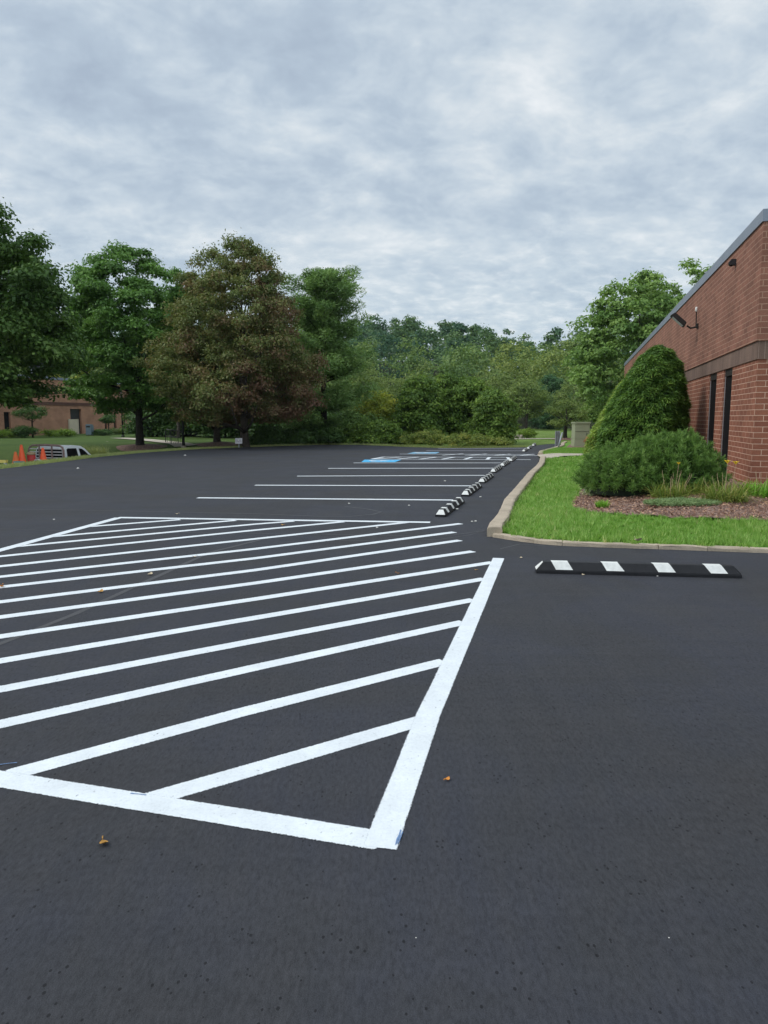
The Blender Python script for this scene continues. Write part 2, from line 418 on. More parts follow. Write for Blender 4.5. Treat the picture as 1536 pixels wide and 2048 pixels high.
class MB:
    """collects shapes, build() makes them one mesh with a metre-scaled UV map"""

    def __init__(s):
        s.v, s.f, s.m = [], [], []

    def poly(s, pts, mi=0):
        k = len(s.v)
        s.v += [tuple(p) for p in pts]
        s.f.append(tuple(range(k, k + len(pts))))
        s.m.append(mi)
        return s

    def mesh(s, vs, fs, mi=0):
        k = len(s.v)
        s.v += [tuple(p) for p in vs]
        for f in fs:
            s.f.append(tuple(i + k for i in f))
            s.m.append(mi)
        return s

    def box(s, c, size, rz=0.0, mi=0, taper=1.0, tilt=None):
        x, y, z = (d / 2 for d in size)
        vs = []
        for sz in (-1, 1):
            k = taper if sz > 0 else 1.0
            for sx, sy in ((-1, -1), (1, -1), (1, 1), (-1, 1)):
                p = Vector((sx * x * k, sy * y * k, sz * z))
                if tilt is not None:
                    p.rotate(tilt)
                if rz:
                    p = Vector((p.x * math.cos(rz) - p.y * math.sin(rz), p.x * math.sin(rz) + p.y * math.cos(rz), p.z))
                vs.append(p + Vector(c))
        return s.mesh(vs, [(3, 2, 1, 0), (4, 5, 6, 7), (0, 1, 5, 4), (1, 2, 6, 5), (2, 3, 7, 6), (3, 0, 4, 7)], mi)

    def tube(s, pts, radii, n=7, mi=0, cap=True):
        pts = [Vector(p) for p in pts]
        if isinstance(radii, (int, float)):
            radii = [radii] * len(pts)
        vs, fs = [], []
        for i, p in enumerate(pts):
            d = (pts[min(i + 1, len(pts) - 1)] - pts[max(i - 1, 0)]).normalized()
            a = d.cross(Vector((0.31, 0.95, 0.1)) if abs(d.z) > 0.8 else Vector((0, 0, 1))).normalized()
            b = d.cross(a)
            for k in range(n):
                t = 2 * math.pi * k / n
                vs.append(p + (a * math.cos(t) + b * math.sin(t)) * radii[i])
        for i in range(len(pts) - 1):
            for k in range(n):
                q = (k + 1) % n
                fs.append((i * n + k, i * n + q, (i + 1) * n + q, (i + 1) * n + k))
        if cap:
            fs.append(tuple(range(n - 1, -1, -1)))
            e = (len(pts) - 1) * n
            fs.append(tuple(range(e, e + n)))
        return s.mesh(vs, fs, mi)

    def lathe(s, prof, c=(0, 0, 0), n=16, mi=0):
        vs, fs = [], []
        for r, z in prof:
            for k in range(n):
                t = 2 * math.pi * k / n
                vs.append((c[0] + r * math.cos(t), c[1] + r * math.sin(t), c[2] + z))
        for i in range(len(prof) - 1):
            for k in range(n):
                q = (k + 1) % n
                fs.append((i * n + k, i * n + q, (i + 1) * n + q, (i + 1) * n + k))
        fs.append(tuple(range(n - 1, -1, -1)))
        e = (len(prof) - 1) * n
        fs.append(tuple(range(e, e + n)))
        return s.mesh(vs, fs, mi)

    def prism(s, outline, axis, a, b, mi=0):
        """outline (2D) extruded along axis 'x','y' or 'z' from a to b"""
        n = len(outline)
        put = {'x': lambda p, t: (t, p[0], p[1]), 'y': lambda p, t: (p[0], t, p[1]), 'z': lambda p, t: (p[0], p[1], t)}[axis]
        vs = [put(p, a) for p in outline] + [put(p, b) for p in outline]
        fs = [tuple(range(n - 1, -1, -1)), tuple(range(n, 2 * n))]
        fs += [(i, (i + 1) % n, n + (i + 1) % n, n + i) for i in range(n)]
        return s.mesh(vs, fs, mi)

    def build(s, name, mats, parent=None, smooth=False, bevel=0.0, uvdir=None):
        me = bpy.data.meshes.new(name)
        me.from_pydata(s.v, [], s.f)
        if not isinstance(mats, (list, tuple)):
            mats = [mats]
        for m in mats:
            me.materials.append(m)
        me.polygons.foreach_set('material_index', s.m)
        bm = bmesh.new()
        bm.from_mesh(me)
        bmesh.ops.recalc_face_normals(bm, faces=bm.faces)
        if bevel:
            bmesh.ops.remove_doubles(bm, verts=bm.verts, dist=1e-5)
            ed = [e for e in bm.edges if len(e.link_faces) == 2 and e.calc_face_angle(0) > 0.5]
            bmesh.ops.bevel(bm, geom=ed, offset=bevel, segments=2, affect='EDGES', clamp_overlap=True)
        uv = bm.loops.layers.uv.new('UVMap')
        for f in bm.faces:
            n = f.normal
            if abs(n.z) > 0.7:
                for l in f.loops:
                    l[uv].uv = (l.vert.co.x, l.vert.co.y)
            else:
                t = Vector((-n.y, n.x, 0)).normalized()
                for l in f.loops:
                    l[uv].uv = (l.vert.co.dot(t), l.vert.co.z)
            f.smooth = smooth
        bm.to_mesh(me)
        bm.free()
        o = bpy.data.objects.new(name, me)
        COL.objects.link(o)
        o.parent = parent
        return o


def np_mesh(name, verts, faces4, mat, parent=None, attr=None, aname='tint'):
    me = bpy.data.meshes.new(name)
    nv, k = len(verts), faces4.shape[1]
    nf = len(faces4)
    me.vertices.add(nv)
    me.vertices.foreach_set('co', np.ascontiguousarray(verts, np.float32).ravel())
    me.loops.add(nf * k)
    me.loops.foreach_set('vertex_index', np.ascontiguousarray(faces4, np.int32).ravel())
    me.polygons.add(nf)
    me.polygons.foreach_set('loop_start', np.arange(0, nf * k, k, dtype=np.int32))
    me.polygons.foreach_set('loop_total', np.full(nf, k, np.int32))
    if attr is not None:
        a = me.attributes.new(aname, 'FLOAT', 'POINT')
        a.data.foreach_set('value', np.ascontiguousarray(attr, np.float32))
    me.materials.append(mat)
    me.update(calc_edges=True)
    o = bpy.data.objects.new(name, me)
    COL.objects.link(o)
    o.parent = parent
    return o


def unit(v):
    return v / np.maximum(np.linalg.norm(v, axis=1, keepdims=True), 1e-9)


def leaves(pos, nrm, length, width, rng, axis=None, bend=0.15):
    """one four-cornered leaf at each pos; returns verts, faces"""
    n = len(pos)
    nrm = unit(nrm)
    if axis is None:
        axis = rng.normal(size=(n, 3))
    axis = unit(axis - nrm * np.sum(axis * nrm, axis=1, keepdims=True))
    b = np.cross(nrm, axis)
    length = np.broadcast_to(np.asarray(length, float), (n,))[:, None]
    width = np.broadcast_to(np.asarray(width, float), (n,))[:, None]
    base = pos - axis * length * 0.5
    mid = pos + nrm * length * bend * 0.4
    tip = pos + axis * length * 0.5 - nrm * length * bend
    v = np.stack([base, mid - b * width * 0.5, tip, mid + b * width * 0.5], 1).reshape(-1, 3)
    f = np.arange(n * 4).reshape(n, 4)
    return v, f


def clump_leaves(C, R, per, length, width, rng, flat=0.75, up=0.5, fill=0.45, spread=0.3):
    """leaf positions on and inside blobs of radius R round the centres C"""
    n = len(C)
    N = n * per
    d = unit(rng.normal(size=(N, 3)))
    d[:, 2] = np.where(d[:, 2] < -0.25, -d[:, 2] * 0.7, d[:, 2])
    rad = np.repeat(R, per) * (fill + (1 - fill) * rng.random(N) ** 0.5)
    rad *= 1 + 0.25 * rng.normal(size=N) * spread / 0.3
    pos = np.repeat(C, per, 0) + d * rad[:, None] * np.array([1, 1, flat])
    nrm = d * 0.7 + np.array([0, 0, up]) + rng.normal(size=(N, 3)) * 0.45
    tint = np.clip(np.repeat(rng.normal(0.45, 0.16, n), per) + rng.normal(0, 0.17, N), 0, 1)
    v, f = leaves(pos, nrm, length * (0.7 + 0.6 * rng.random(N)), width * (0.7 + 0.6 * rng.random(N)), rng)
    return v, f, np.repeat(tint, 4)


def crown_centres(prof, h0, h1, n, rng, lobes=0.16, inner=0.45):
    """clump centres inside a crown: prof = [(t, radius)...] from h0 up to h1"""
    ts = np.array([p[0] for p in prof])
    rs = np.array([p[1] for p in prof])
    g = np.linspace(0, 1, 200)
    w = np.interp(g, ts, rs) ** 1.3 + 0.03
    t = rng.choice(g, size=n, p=w / w.sum()) + rng.normal(0, 0.008, n)
    ph = rng.random(n) * 2 * np.pi
    r = np.interp(t, ts, rs)
    a = rng.random(4) * 6.3
    lob = 1 + lobes * np.sin(3 * ph + a[0] + 5 * t) + lobes * 0.8 * np.sin(5 * ph + a[1] - 9 * t) + lobes * 0.6 * np.sin(2 * ph + 14 * t + a[2])
    rho = r * lob * (inner + (1 - inner) * rng.random(n) ** 0.6)
    return np.stack([rho * np.cos(ph), rho * np.sin(ph), h0 + (h1 - h0) * t], 1), r


def limbs(mb, C, base_h, h1, r0, rng, n=9, lean=(0, 0), fork=0.3):
    top = Vector((lean[0], lean[1], base_h + (h1 - base_h) * 0.72))
    pts = [Vector((0, 0, -0.15)), Vector((0, 0, 0.12)), Vector((lean[0] * .1, lean[1] * .1, base_h * 0.5)), Vector((lean[0] * .3, lean[1] * .3, base_h)),
           Vector((lean[0] * .6 + .1, lean[1] * .6, base_h + (h1 - base_h) * 0.35)), top]
    mb.tube(pts, [r0 * 1.55, r0 * 1.15, r0 * 0.95, r0 * 0.85, r0 * 0.5, r0 * 0.12], 9)
    idx = rng.choice(len(C), size=min(n, len(C)), replace=False)
    for i in idx:
        c = Vector(C[i])
        k = min(max((c.z - base_h) / (h1 - base_h) * 0.75 - 0.12, 0.0), 0.6)
        st = Vector((lean[0] * k, lean[1] * k, base_h * 0.92 + (h1 - base_h) * k))
        mid = st.lerp(c, 0.5) + Vector((0, 0, -0.08 * (c - st).length))
        rr = r0 * (0.42 - 0.35 * k)
        mb.tube([st, mid, c], [rr, rr * 0.6, rr * 0.15], 5)


def tree(name, label, cat, px, Y, z0, top_py, prof_px, base_py, mat, bark, n_cl, per, cl, leaf, trunk_r, seed,
         group=None, flat=0.75, lobes=0.16, aspect=0.55, nl=10, inner=0.45, lean=(0, 0), trunk_x=0.0, up=0.5):
    """crown measured on the survey photo: top_py / base_py rows and half-widths in px at distance Y"""
    rng = np.random.default_rng(seed)
    k = Y / F
    X = col(px, Y, z0)
    h0, h1 = zrow(base_py, Y) - z0, zrow(top_py, Y) - z0
    prof = [(t, r * k) for t, r in prof_px]
    C, _ = crown_centres(prof, h0 + cl * .5, h1 - cl * 0.8, n_cl, rng, lobes, inner)
    root = thing(name, label, cat, (X, Y, z0), 0, group)
    R = cl * (0.65 + 0.7 * rng.random(n_cl))
    v, f, t = clump_leaves(C, R, per, leaf, leaf * aspect, rng, flat, up)
    np_mesh('crown', v, f, L[mat], root, t)
    mb = MB()
    limbs(mb, C, max(h0, 0.6) * 1.0, h1, trunk_r, rng, nl, lean)
    tr = mb.build('trunk', M[bark], root, True)
    tr.location.x = trunk_x
    return root


def bush(name, label, cat, px, Y, z0, top_py, half_px, mat, n_cl, per, cl, leaf, seed, group=None, depth=1.0, aspect=0.55, flat=0.8, base=0.0, dome=None, stem=True, pos=None):
    rng = np.random.default_rng(seed)
    k = Y / F
    X = col(px, Y, z0) if pos is None else pos[0]
    h1 = zrow(top_py, Y) - z0
    prof = dome or [(0, 0.85), (0.3, 1.0), (0.6, 0.88), (0.85, 0.55), (1, 0.15)]
    C, _ = crown_centres([(t, r * half_px * k) for t, r in prof], base + cl * 0.25, max(h1 - cl * 0.75, base + cl * 0.5), n_cl, rng, 0.10, 0.35)
    C[:, 1] *= depth
    root = thing(name, label, cat, (X, Y, z0), 0, group)
    R = cl * (0.65 + 0.7 * rng.random(n_cl))
    v, f, t = clump_leaves(C, R, per, leaf, leaf * aspect, rng, flat)
    np_mesh('foliage', v, f, L[mat], root, t)
    if stem:
        mb = MB()
        for i in rng.choice(n_cl, size=min(6, n_cl), replace=False):
            c = Vector(C[i])
            mb.tube([(c.x * .1, c.y * .1, -0.1), (c.x * .5, c.y * .5, c.z * .6), c], [h1 * .025, h1 * .018, h1 * .006], 5)
        mb.build('stem', M['bark_dark'], root, True)
    return root


# ------------------------------------------------------------------ ground heights
EDGE = [(-12.14, -14), (-12.14, 23.37), (-12.06, 24.85), (-11.97, 26.5), (-11.87, 28.4), (-11.8, 30.8), (-11.17, 34.65), (-9.57, 38.6), (-7.87, 40.55),
        (-5.99, 42.74), (-3.86, 44.74)]
_ey = np.array([p[1] for p in EDGE])
_ex = np.array([p[0] for p in EDGE])


def ground_h(x, y):
    x = np.asarray(x, float)
    y = np.asarray(y, float)
    s = np.interp(y, _ey, _ex) - x
    dip = -1.65 * sm(s, 0.5, 3.6) * (1 - sm(s, 7, 27)) * (1 - sm(y, 36, 47))
    roll = 0.05 * np.sin(x * 0.21 + 1) * np.sin(y * 0.17) * sm(np.hypot(x, y - 15), 35, 60)
    yc = np.where(x > 0, y - sm(x, 18, 45) * np.maximum(y - 196, 0), y)
    hill = 21 * sm(yc, 112, 262) * (1 - 0.35 * sm(-x, 60, 200))
    return -0.03 + dip + roll + hill


def gz(x, y):
    return float(ground_h(x, y))


def sheet(name, boundary, step, hfun, mat, kind=None, lift=0.0):
    """filled outline with inner points so it can follow a height function"""
    b = [Vector((p[0], p[1])) for p in boundary]
    dense = []
    for i, p in enumerate(b):
        q = b[(i + 1) % len(b)]
        n = max(1, int((q - p).length / step))
        dense += [p.lerp(q, k / n) for k in range(n)]
    xs = [p.x for p in dense]
    ys = [p.y for p in dense]
    pts = list(dense)
    y = min(ys) + step * 0.5
    while y < max(ys):
        x = min(xs) + step * 0.5
        while x < max(xs):
            pts.append(Vector((x + random.uniform(-.1, .1) * step, y + random.uniform(-.1, .1) * step)))
            x += step
        y += step
    n = len(dense)
    r = delaunay_2d_cdt(pts, [(i, (i + 1) % n) for i in range(n)], [list(range(n))], 1, 1e-4)
    vs = [(p.x, p.y, float(hfun(p.x, p.y)) + lift) for p in r[0]]
    me = bpy.data.meshes.new(name)
    me.from_pydata(vs, [], [tuple(f) for f in r[2]])
    me.materials.append(mat)
    bm = bmesh.new()
    bm.from_mesh(me)
    for f in bm.faces:
        f.normal_update()
        if f.normal.z < 0:
            f.normal_flip()
        f.smooth = True
    bm.to_mesh(me)
    bm.free()
    o = bpy.data.objects.new(name, me)
    COL.objects.link(o)
    if kind:
        o['kind'] = kind
    return o


def axis_steps(a, b, dense0, dense1, fine, coarse):
    out = [dense0]
    while out[-1] < dense1:
        out.append(out[-1] + fine)
    s = fine
    while out[-1] < b:
        s = min(s * 1.25, coarse)
        out.append(out[-1] + s)
    lo = [dense0]
    s = fine
    while lo[-1] > a:
        s = min(s * 1.25, coarse)
        lo.append(lo[-1] - s)
    return np.array(lo[:0:-1] + out)


gx = axis_steps(-440, 440, -40, 20, 0.8, 40)
gy = axis_steps(-60, 400, 15, 60, 0.8, 40)
GX, GY = np.meshgrid(gx, gy)
GZ = ground_h(GX, GY)
nx, ny = len(gx), len(gy)
ii = (np.arange(ny - 1)[:, None] * nx + np.arange(nx - 1)[None, :]).ravel()
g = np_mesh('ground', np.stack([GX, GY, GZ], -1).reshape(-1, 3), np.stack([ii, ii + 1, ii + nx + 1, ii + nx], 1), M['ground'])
for p in g.data.polygons:
    p.use_smooth = True
props(g, 'wide grassy ground around the parking lot, dipping on one side and rising to the hills', 'ground', kind='structure')

# parking lot ---------------------------------------------------------------
KERB_C = [(1.50, 9.92), (1.55, 10.25), (1.77, 11.0), (2.02, 12.1), (2.28, 13.35), (2.71, 15.0), (3.33, 17.4), (4.02, 20.1), (4.75, 22.7), (5.36, 25.1), (5.85, 27.3), (6.12, 28.5)]
NEAR_C = [(1.47, 10.02), (1.52, 9.93), (1.63, 9.80), (1.84, 9.55), (2.16, 9.30), (2.62, 9.17), (3.28, 9.04), (4.59, 8.76), (9.0, 7.72), (17.0, 5.8)]
K2 = [P(1088, 904, .15), P(1094, 895.5, .15), P(1100, 888.6, .15)]
KERB2_C = [(6.62, 31.35), (7.05, 33.2), (8.5, 37.0), (9.75, 40.5), (10.6, 44.0), (11.4, 46.6)]
FAR = [(-1.45, 44.74), (1.01, 41.7), (3.02, 39.9), (5.16, 40.0), (7.94, 40.9), (8.95, 43.7), (10.17, 46.0), (11.3, 46.5)]
lot = EDGE + FAR + KERB2_C[::-1][1:] + [(6.35, 30.6), (6.2, 29.0)] + KERB_C[::-1] + NEAR_C[2:] + [(17, -14)]
o = sheet('parking_lot', lot, 1.2, lambda x, y: 0.0, M['asphalt'], 'structure')
props(o, 'freshly sealed black asphalt parking lot', 'parking lot')


def ribbon(name, pts, hw, mat, z=0.004, edge=0.016, closed=False, jit=0.0015, seed=0, step=0.25, taper=None):
    """painted stripe along pts; 'cov' tells the paint where it thins out"""
    rnd = random.Random(seed)
    pts = [Vector((p[0], p[1])) for p in pts]
    dn = []
    for i in range(len(pts) - 1):
        n = max(1, int((pts[i + 1] - pts[i]).length / step))
        dn += [pts[i].lerp(pts[i + 1], k / n) for k in range(n)]
    dn.append(pts[-1])
    d0 = (dn[1] - dn[0]).normalized()
    d1 = (dn[-1] - dn[-2]).normalized()
    rows = [(dn[0] - d0 * edge, 0.0)] + [(p, 1.0) for p in dn] + [(dn[-1] + d1 * edge, 0.0)]
    vs, cov, fs = [], [], []
    for i, (p, c) in enumerate(rows):
        d = (rows[min(i + 1, len(rows) - 1)][0] - rows[max(i - 1, 0)][0]).normalized()
        nrm = Vector((-d.y, d.x))
        for off, cc in ((-hw - edge, 0), (-hw + edge * .4, c), (hw - edge * .4, c), (hw + edge, 0)):
            q = p + nrm * (off + rnd.uniform(-jit, jit))
            vs.append((q.x, q.y, z))
            cov.append(cc)
    for i in range(len(rows) - 1):
        for k in range(3):
            a = i * 4 + k
            fs.append((a, a + 4, a + 5, a + 1))
    vs = np.array(vs)
    return np_mesh(name, vs, np.array(fs), mat, None, np.array(cov), 'cov')


def w2(*pts):
    return [P(x, y)[:2] for x, y in pts]


def isect(p, q, a, b):
    p, q, a, b = map(lambda t: Vector(t[:2]), (p, q, a, b))
    d, e = q - p, b - a
    den = d.x * e.y - d.y * e.x
    t = ((a.x - p.x) * e.y - (a.y - p.y) * e.x) / den
    return p + d * t


# hatched zone
LB = (P(237, 1036), P(-2, 1101.5))
NB = (P(757, 1681.5), P(20, 1562))
corner = isect(LB[0], LB[1], NB[0], NB[1])
STR = [
    ([(169, 1054), (359, 1039.5)], 15), ([(98, 1074), (284, 1057.5), (470, 1041)], 14), ([(34, 1093), (510, 1048.5), (586, 1042.5)], 13),
    ([(-10, 1114), (510, 1060.5), (686, 1043.8)], 12), ([(-10, 1134), (510, 1078), (813, 1045)], 11), ([(-10, 1155), (510, 1098), (921, 1047.5)], 10),
    ([(-10, 1175.5), (510, 1116.8), (908, 1064.5)], 9), ([(-10, 1205.5), (510, 1140.5), (919, 1081)], 8), ([(-10, 1236), (510, 1166.5), (945, 1103)], 7),
    ([(-10, 1275), (510, 1198.5), (985, 1125)], 6), ([(-10, 1324), (510, 1236), (968, 1158)], 5), ([(-10, 1381), (510, 1282), (946, 1200)], 4),
    ([(-10, 1451), (510, 1335.5), (926, 1245)], 3), ([(20, 1550), (480, 1426), (887, 1324)], 2), ([(300, 1599), (480, 1547), (840, 1442)], 1)]
for i, (pp, k) in enumerate(STR):
    w = w2(*pp)
    if pp[0][0] < 0:
        a, b = Vector(w[0]), Vector(w[1])
        q = isect(a, b, LB[0], LB[1])
        q2 = isect(a, b, NB[0], corner)
        e = q if q.y < LB[0].y and q.y > corner.y else q2
        w = [e] + w
    o = ribbon('hatch_stripe', w, 0.052, M['white_paint'], 0.0022 + 0.0003 * (i % 2), seed=i)
    props(o, None, None, 'diagonal white stripes of the hatched zone', 'structure')
for i, (pp, hw) in enumerate([([NB[0], corner], 0.056), (w2((760.5, 1694), (856, 1432), (997, 1117)), 0.056),
                              (w2((237, 1035.5), (859, 1045)), 0.066), ([LB[0], corner], 0.062)]):
    o = ribbon('hatch_border', pp, hw, M['white_paint'], 0.0032 + 0.0004 * i, seed=40 + i)
    props(o, None, None, 'white border lines of the hatched zone', 'structure')
# bay lines
for i, (a, b, m) in enumerate([((396, 996), (905, 1000.5), 0), ((511, 970.7), (942, 972), 0), ((595, 952.5), (968, 951), 0), ((657, 937), (990, 936.6), 0),
                               ((708, 926), (1001, 926), 0), ((744, 918.2), (1061, 919.5), 0), ((768, 914), (1015, 914.8), 0), ((800, 908.2), (1068, 909), 0),
                               ((930, 910.6), (1085, 911.3), 0), ((853, 901.3), (1049, 901.8), 1), ((877, 897.4), (1056, 896.6), 1)]):
    o = ribbon('parking_line', w2(a, b), 0.075, M['worn_paint' if m else 'white_paint'], 0.005, seed=60 + i, edge=0.02)
    props(o, None, None, 'white bay lines along the wheel stops', 'structure')
# access aisles: slanted strokes between their lines
k = 0
for (a0, a1, b0, b1, n) in (((744, 918.2), (1061, 919.5), (768, 914), (1015, 914.8), 7), ((880, 910.6), (1085, 911.3), (880, 907.2), (1068, 908.6), 4)):
    A0, A1, B0, B1 = (P(*q) for q in (a0, a1, b0, b1))
    for j in range(n):
        p = A0.lerp(A1, (j + 0.1) / n)
        q = B0.lerp(B1, min(1, (j + 1.0) / n))
        o = ribbon('aisle_stripe', [p[:2], q[:2]], 0.06, M['white_paint'], 0.0045, seed=80 + k, edge=0.02)
        props(o, None, None, 'slanted stripes of the accessible aisles', 'structure')
        k += 1
o = ribbon('aisle_stripe', w2((744, 918.2), (768, 914)), 0.07, M['white_paint'], 0.0058, seed=97)
props(o, None, None, 'slanted stripes of the accessible aisles', 'structure')


def painted_symbol(quad, mat, z=0.010):
    q = [P(*p) for p in quad]
    c = sum(q, Vector()) / 4
    vs = [(p.x, p.y, z) for p in q] + [(c.x + (p.x - c.x) * .94, c.y + (p.y - c.y) * .94, z) for p in q]
    o = np_mesh('accessible_bay_square', np.array(vs), np.array([(0, 1, 5, 4), (1, 2, 6, 5), (2, 3, 7, 6), (3, 0, 4, 7), (4, 5, 6, 7)]), mat, None,
                np.array([0.25] * 4 + [1] * 4), 'cov')
    props(o, None, None, 'blue accessible bay squares', 'structure')
    # wheelchair figure in white strokes, its head toward the wheel stops
    ex = ((q[3] + q[2]) / 2 - (q[0] + q[1]) / 2).normalized()
    ey = Vector((-ex.y, ex.x, 0))
    s = 0.62

    def W(u, v):
        p = c + ex * (v * s) + ey * (-u * s)
        return (p.x, p.y)
    strokes = [[(-0.12, 0.5), (-0.08, 0.05), (0.3, 0.05), (0.45, -0.5), (0.62, -0.45)], [(-0.1, 0.28), (0.22, 0.28)],
               [(-0.2 + 0.42 * math.cos(t), -0.2 + 0.42 * math.sin(t)) for t in np.linspace(1.9, 6.1, 14)]]
    for j, stk in enumerate(strokes):
        so = ribbon('wheelchair_symbol', [W(*p) for p in stk], 0.055, M['white_paint'], z + 0.003 + j * .001, seed=7 + j, step=.5)
        props(so, None, None, 'white wheelchair symbols on the blue squares', 'structure')
    hd = [W(-0.14 + 0.1 * math.cos(t), 0.72 + 0.1 * math.sin(t)) for t in np.linspace(0, 6.283, 13)[:-1]]
    so = np_mesh('wheelchair_symbol', np.array([(p[0], p[1], z + .003) for p in hd]), np.array([tuple(range(12))]), M['white_paint'], None, np.ones(12), 'cov')
    props(so, None, None, 'white wheelchair symbols on the blue squares', 'structure')


painted_symbol([(722, 924.7), (729, 919.8), (803, 920), (790, 924.8)], M['blue_paint'])
painted_symbol([(814, 907.6), (828, 904.6), (880, 904.6), (872, 907.6)], M['pale_blue_paint'])

# scuffs, seams and chalk on the sealcoat
for i, (pp, hw, mt) in enumerate([
    ([(-10, 1292), (150, 1228), (310, 1155), (420, 1105), (520, 1080)], 0.028, 'scuff'),
    ([(0, 1018), (250, 1022), (520, 1028), (640, 1033), (700, 1033), (745, 1029), (762, 1024), (735, 1018), (690, 1013)], 0.02, 'scuff'),
    ([(0, 1058), (160, 1063), (420, 1066), (600, 1068), (820, 1072), (900, 1071), (972, 1061)], 0.012, 'scuff'),
    ([(1000, 1098), (1040, 1088), (1090, 1092)], 0.008, 'crack'), ([(560, 1078), (700, 1082), (880, 1079), (940, 1070), (976, 1060)], 0.006, 'crack')]):
    w = w2(*pp)
    o = ribbon('tire_scuff', w, hw, M[mt], 0.002, edge=0.006, jit=0.006, seed=120 + i)
    props(o, None, None, 'faint scuffs and seams in the sealcoat', 'structure')
for i, pp in enumerate([[(-4, 1531), (34, 1527)], [(262, 1588), (292, 1592)], [(791, 1692), (802, 1662)], [(795, 1690), (806, 1666)]]):
    o = ribbon('chalk_mark', w2(*pp), 0.003, M['chalk'], 0.0052, edge=0.002, jit=0.003, seed=140 + i, step=.03)
    props(o, None, None, 'blue chalk layout marks', 'structure')


# kerbs -----------------------------------------------------------------------
def sweep_kerb(name, cl, w, h, label, z0=-0.1, jit=0.006, seed=3):
    rnd = random.Random(seed)
    pts = [Vector((p[0], p[1])) for p in cl]
    dn = []
    for i in range(len(pts) - 1):
        n = max(1, int((pts[i + 1] - pts[i]).length / 0.3))
        dn += [pts[i].lerp(pts[i + 1], k / n) for k in range(n)]
    dn.append(pts[-1])
    sec = [(-0.5, 0), (-0.5, 0.7), (-0.42, 0.95), (-0.3, 1), (0.36, 1), (0.47, 0.93), (0.5, 0.7), (0.5, 0)]
    vs, fs = [], []
    m = len(sec)
    for i, p in enumerate(dn):
        d = (dn[min(i + 1, len(dn) - 1)] - dn[max(i - 1, 0)]).normalized()
        nr = Vector((d.y, -d.x))
        hh = h[0] + (h[1] - h[0]) * min(1, i / max(1, len(dn) - 1) * 3)
        for a, b in sec:
            q = p + nr * (a * w + rnd.uniform(-jit, jit))
            vs.append((q.x, q.y, z0 if b == 0 else hh * b + rnd.uniform(-jit, jit) * .6))
    for i in range(len(dn) - 1):
        for k in range(m - 1):
            fs.append((i * m + k, (i + 1) * m + k, (i + 1) * m + k + 1, i * m + k + 1))
    fs += [tuple(range(m)), tuple(range((len(dn) - 1) * m, len(dn) * m))]
    o = MB().mesh(vs, fs).build(name, M['kerb'], None, False)
    return props(o, label, 'kerb', None, 'structure')


def split_line(pts, lens, gap):
    pts = [Vector((p[0], p[1])) for p in pts]
    dn = []
    for a, b in zip(pts, pts[1:]):
        n = max(1, int((b - a).length / .05))
        dn += [a.lerp(b, k / n) for k in range(n)]
    dn.append(pts[-1])
    out, cur, acc, k = [], [dn[0]], 0.0, 0
    for a, b in zip(dn, dn[1:]):
        acc += (b - a).length
        if acc > lens[k % len(lens)]:
            out.append(cur + [b])
            cur, acc, k = [b + (b - a).normalized() * gap], 0.0, k + 1
        else:
            cur.append(b)
    if len(cur) > 2:
        out.append(cur)
    return out


for i, seg in enumerate(split_line(KERB_C, [3.1, 3.0, 3.2], .006)):
    sweep_kerb('kerb', seg[::4] + seg[-1:], 0.20, (0.13 if i == 0 else .15, 0.15), 'tan concrete kerb curving along the lawn beside the wheel stops', seed=30 + i)
for i, seg in enumerate(split_line(NEAR_C[1:], [.62, .35, 1.1, .55, 1.35, 1.2, 1.4], .007)):
    sweep_kerb('kerb', seg[::3] + seg[-1:], 0.13, (0.05, 0.052), 'low worn concrete kerb along the front of the lawn', seed=50 + i, jit=.008)
sweep_kerb('kerb', KERB2_C, 0.20, (0.15, 0.15), 'short far concrete kerb beside the grey guard posts', seed=6)


def lawn_h(x, y):
    dk = min((Vector((x, y)) - Vector(p)).length for p in KERB_D)
    return 0.035 + 0.22 * float(sm(dk, 0.15, 4.2))


def densify(pts, st):
    pts = [Vector(p[:2]) for p in pts]
    out = []
    for a, b in zip(pts, pts[1:]):
        n = max(1, int((b - a).length / st))
        out += [a.lerp(b, k / n) for k in range(n)]
    return out + [pts[-1]]


KERB_D = densify(KERB_C, .4) + densify(NEAR_C, .4)
DIR = Vector((0.248, 0.969, 0)).normalized()
NRM = Vector((-DIR.y, DIR.x, 0))
CORN = Vector((7.16, 14.42, 0))
RGT = -NRM
island = [(p[0], p[1]) for p in KERB_C] + [(6.7, 28.8), (10.6, 29.2)] + [(CORN + DIR * 15)[:2], (CORN + DIR * 0.1 + RGT * .1)[:2], (CORN + RGT * 10)[:2]] + [(p[0], p[1]) for p in NEAR_C[:1:-1]]
o = sheet('lawn', island, 0.35, lawn_h, M['near_turf'], 'structure')
props(o, 'bright green lawn between the kerb and the brick building', 'lawn')
BED = [P(1143, 1003, .13), P(1147, 1012, .12), P(1165, 1020, .12), P(1200, 1026.5, .12), P(1260, 1034, .11), P(1350, 1040, .11), P(1400, 1042, .11), P(1536, 1046, .11)]
BED = [(p.x, p.y) for p in BED] + [(7.5, 9.7), (12, 8.6), (CORN + RGT * 6)[:2], CORN[:2], (CORN + DIR * 14)[:2], (CORN + DIR * 14 + NRM * 2.2)[:2], (CORN + DIR * 7 + NRM * 2.6)[:2],
      (4.55, 17.0), (3.95, 14.9), (3.45, 13.4)]
o = sheet('mulch_bed', BED, 0.22, lambda x, y: lawn_h(x, y) + 0.012 + 0.02 * math.sin(x * 7) * math.sin(y * 6), M['mulch'], 'structure', 0.02)
props(o, 'reddish brown bark mulch bed around the shrubs at the building corner', 'mulch bed')
mul = Vector((0, 0))


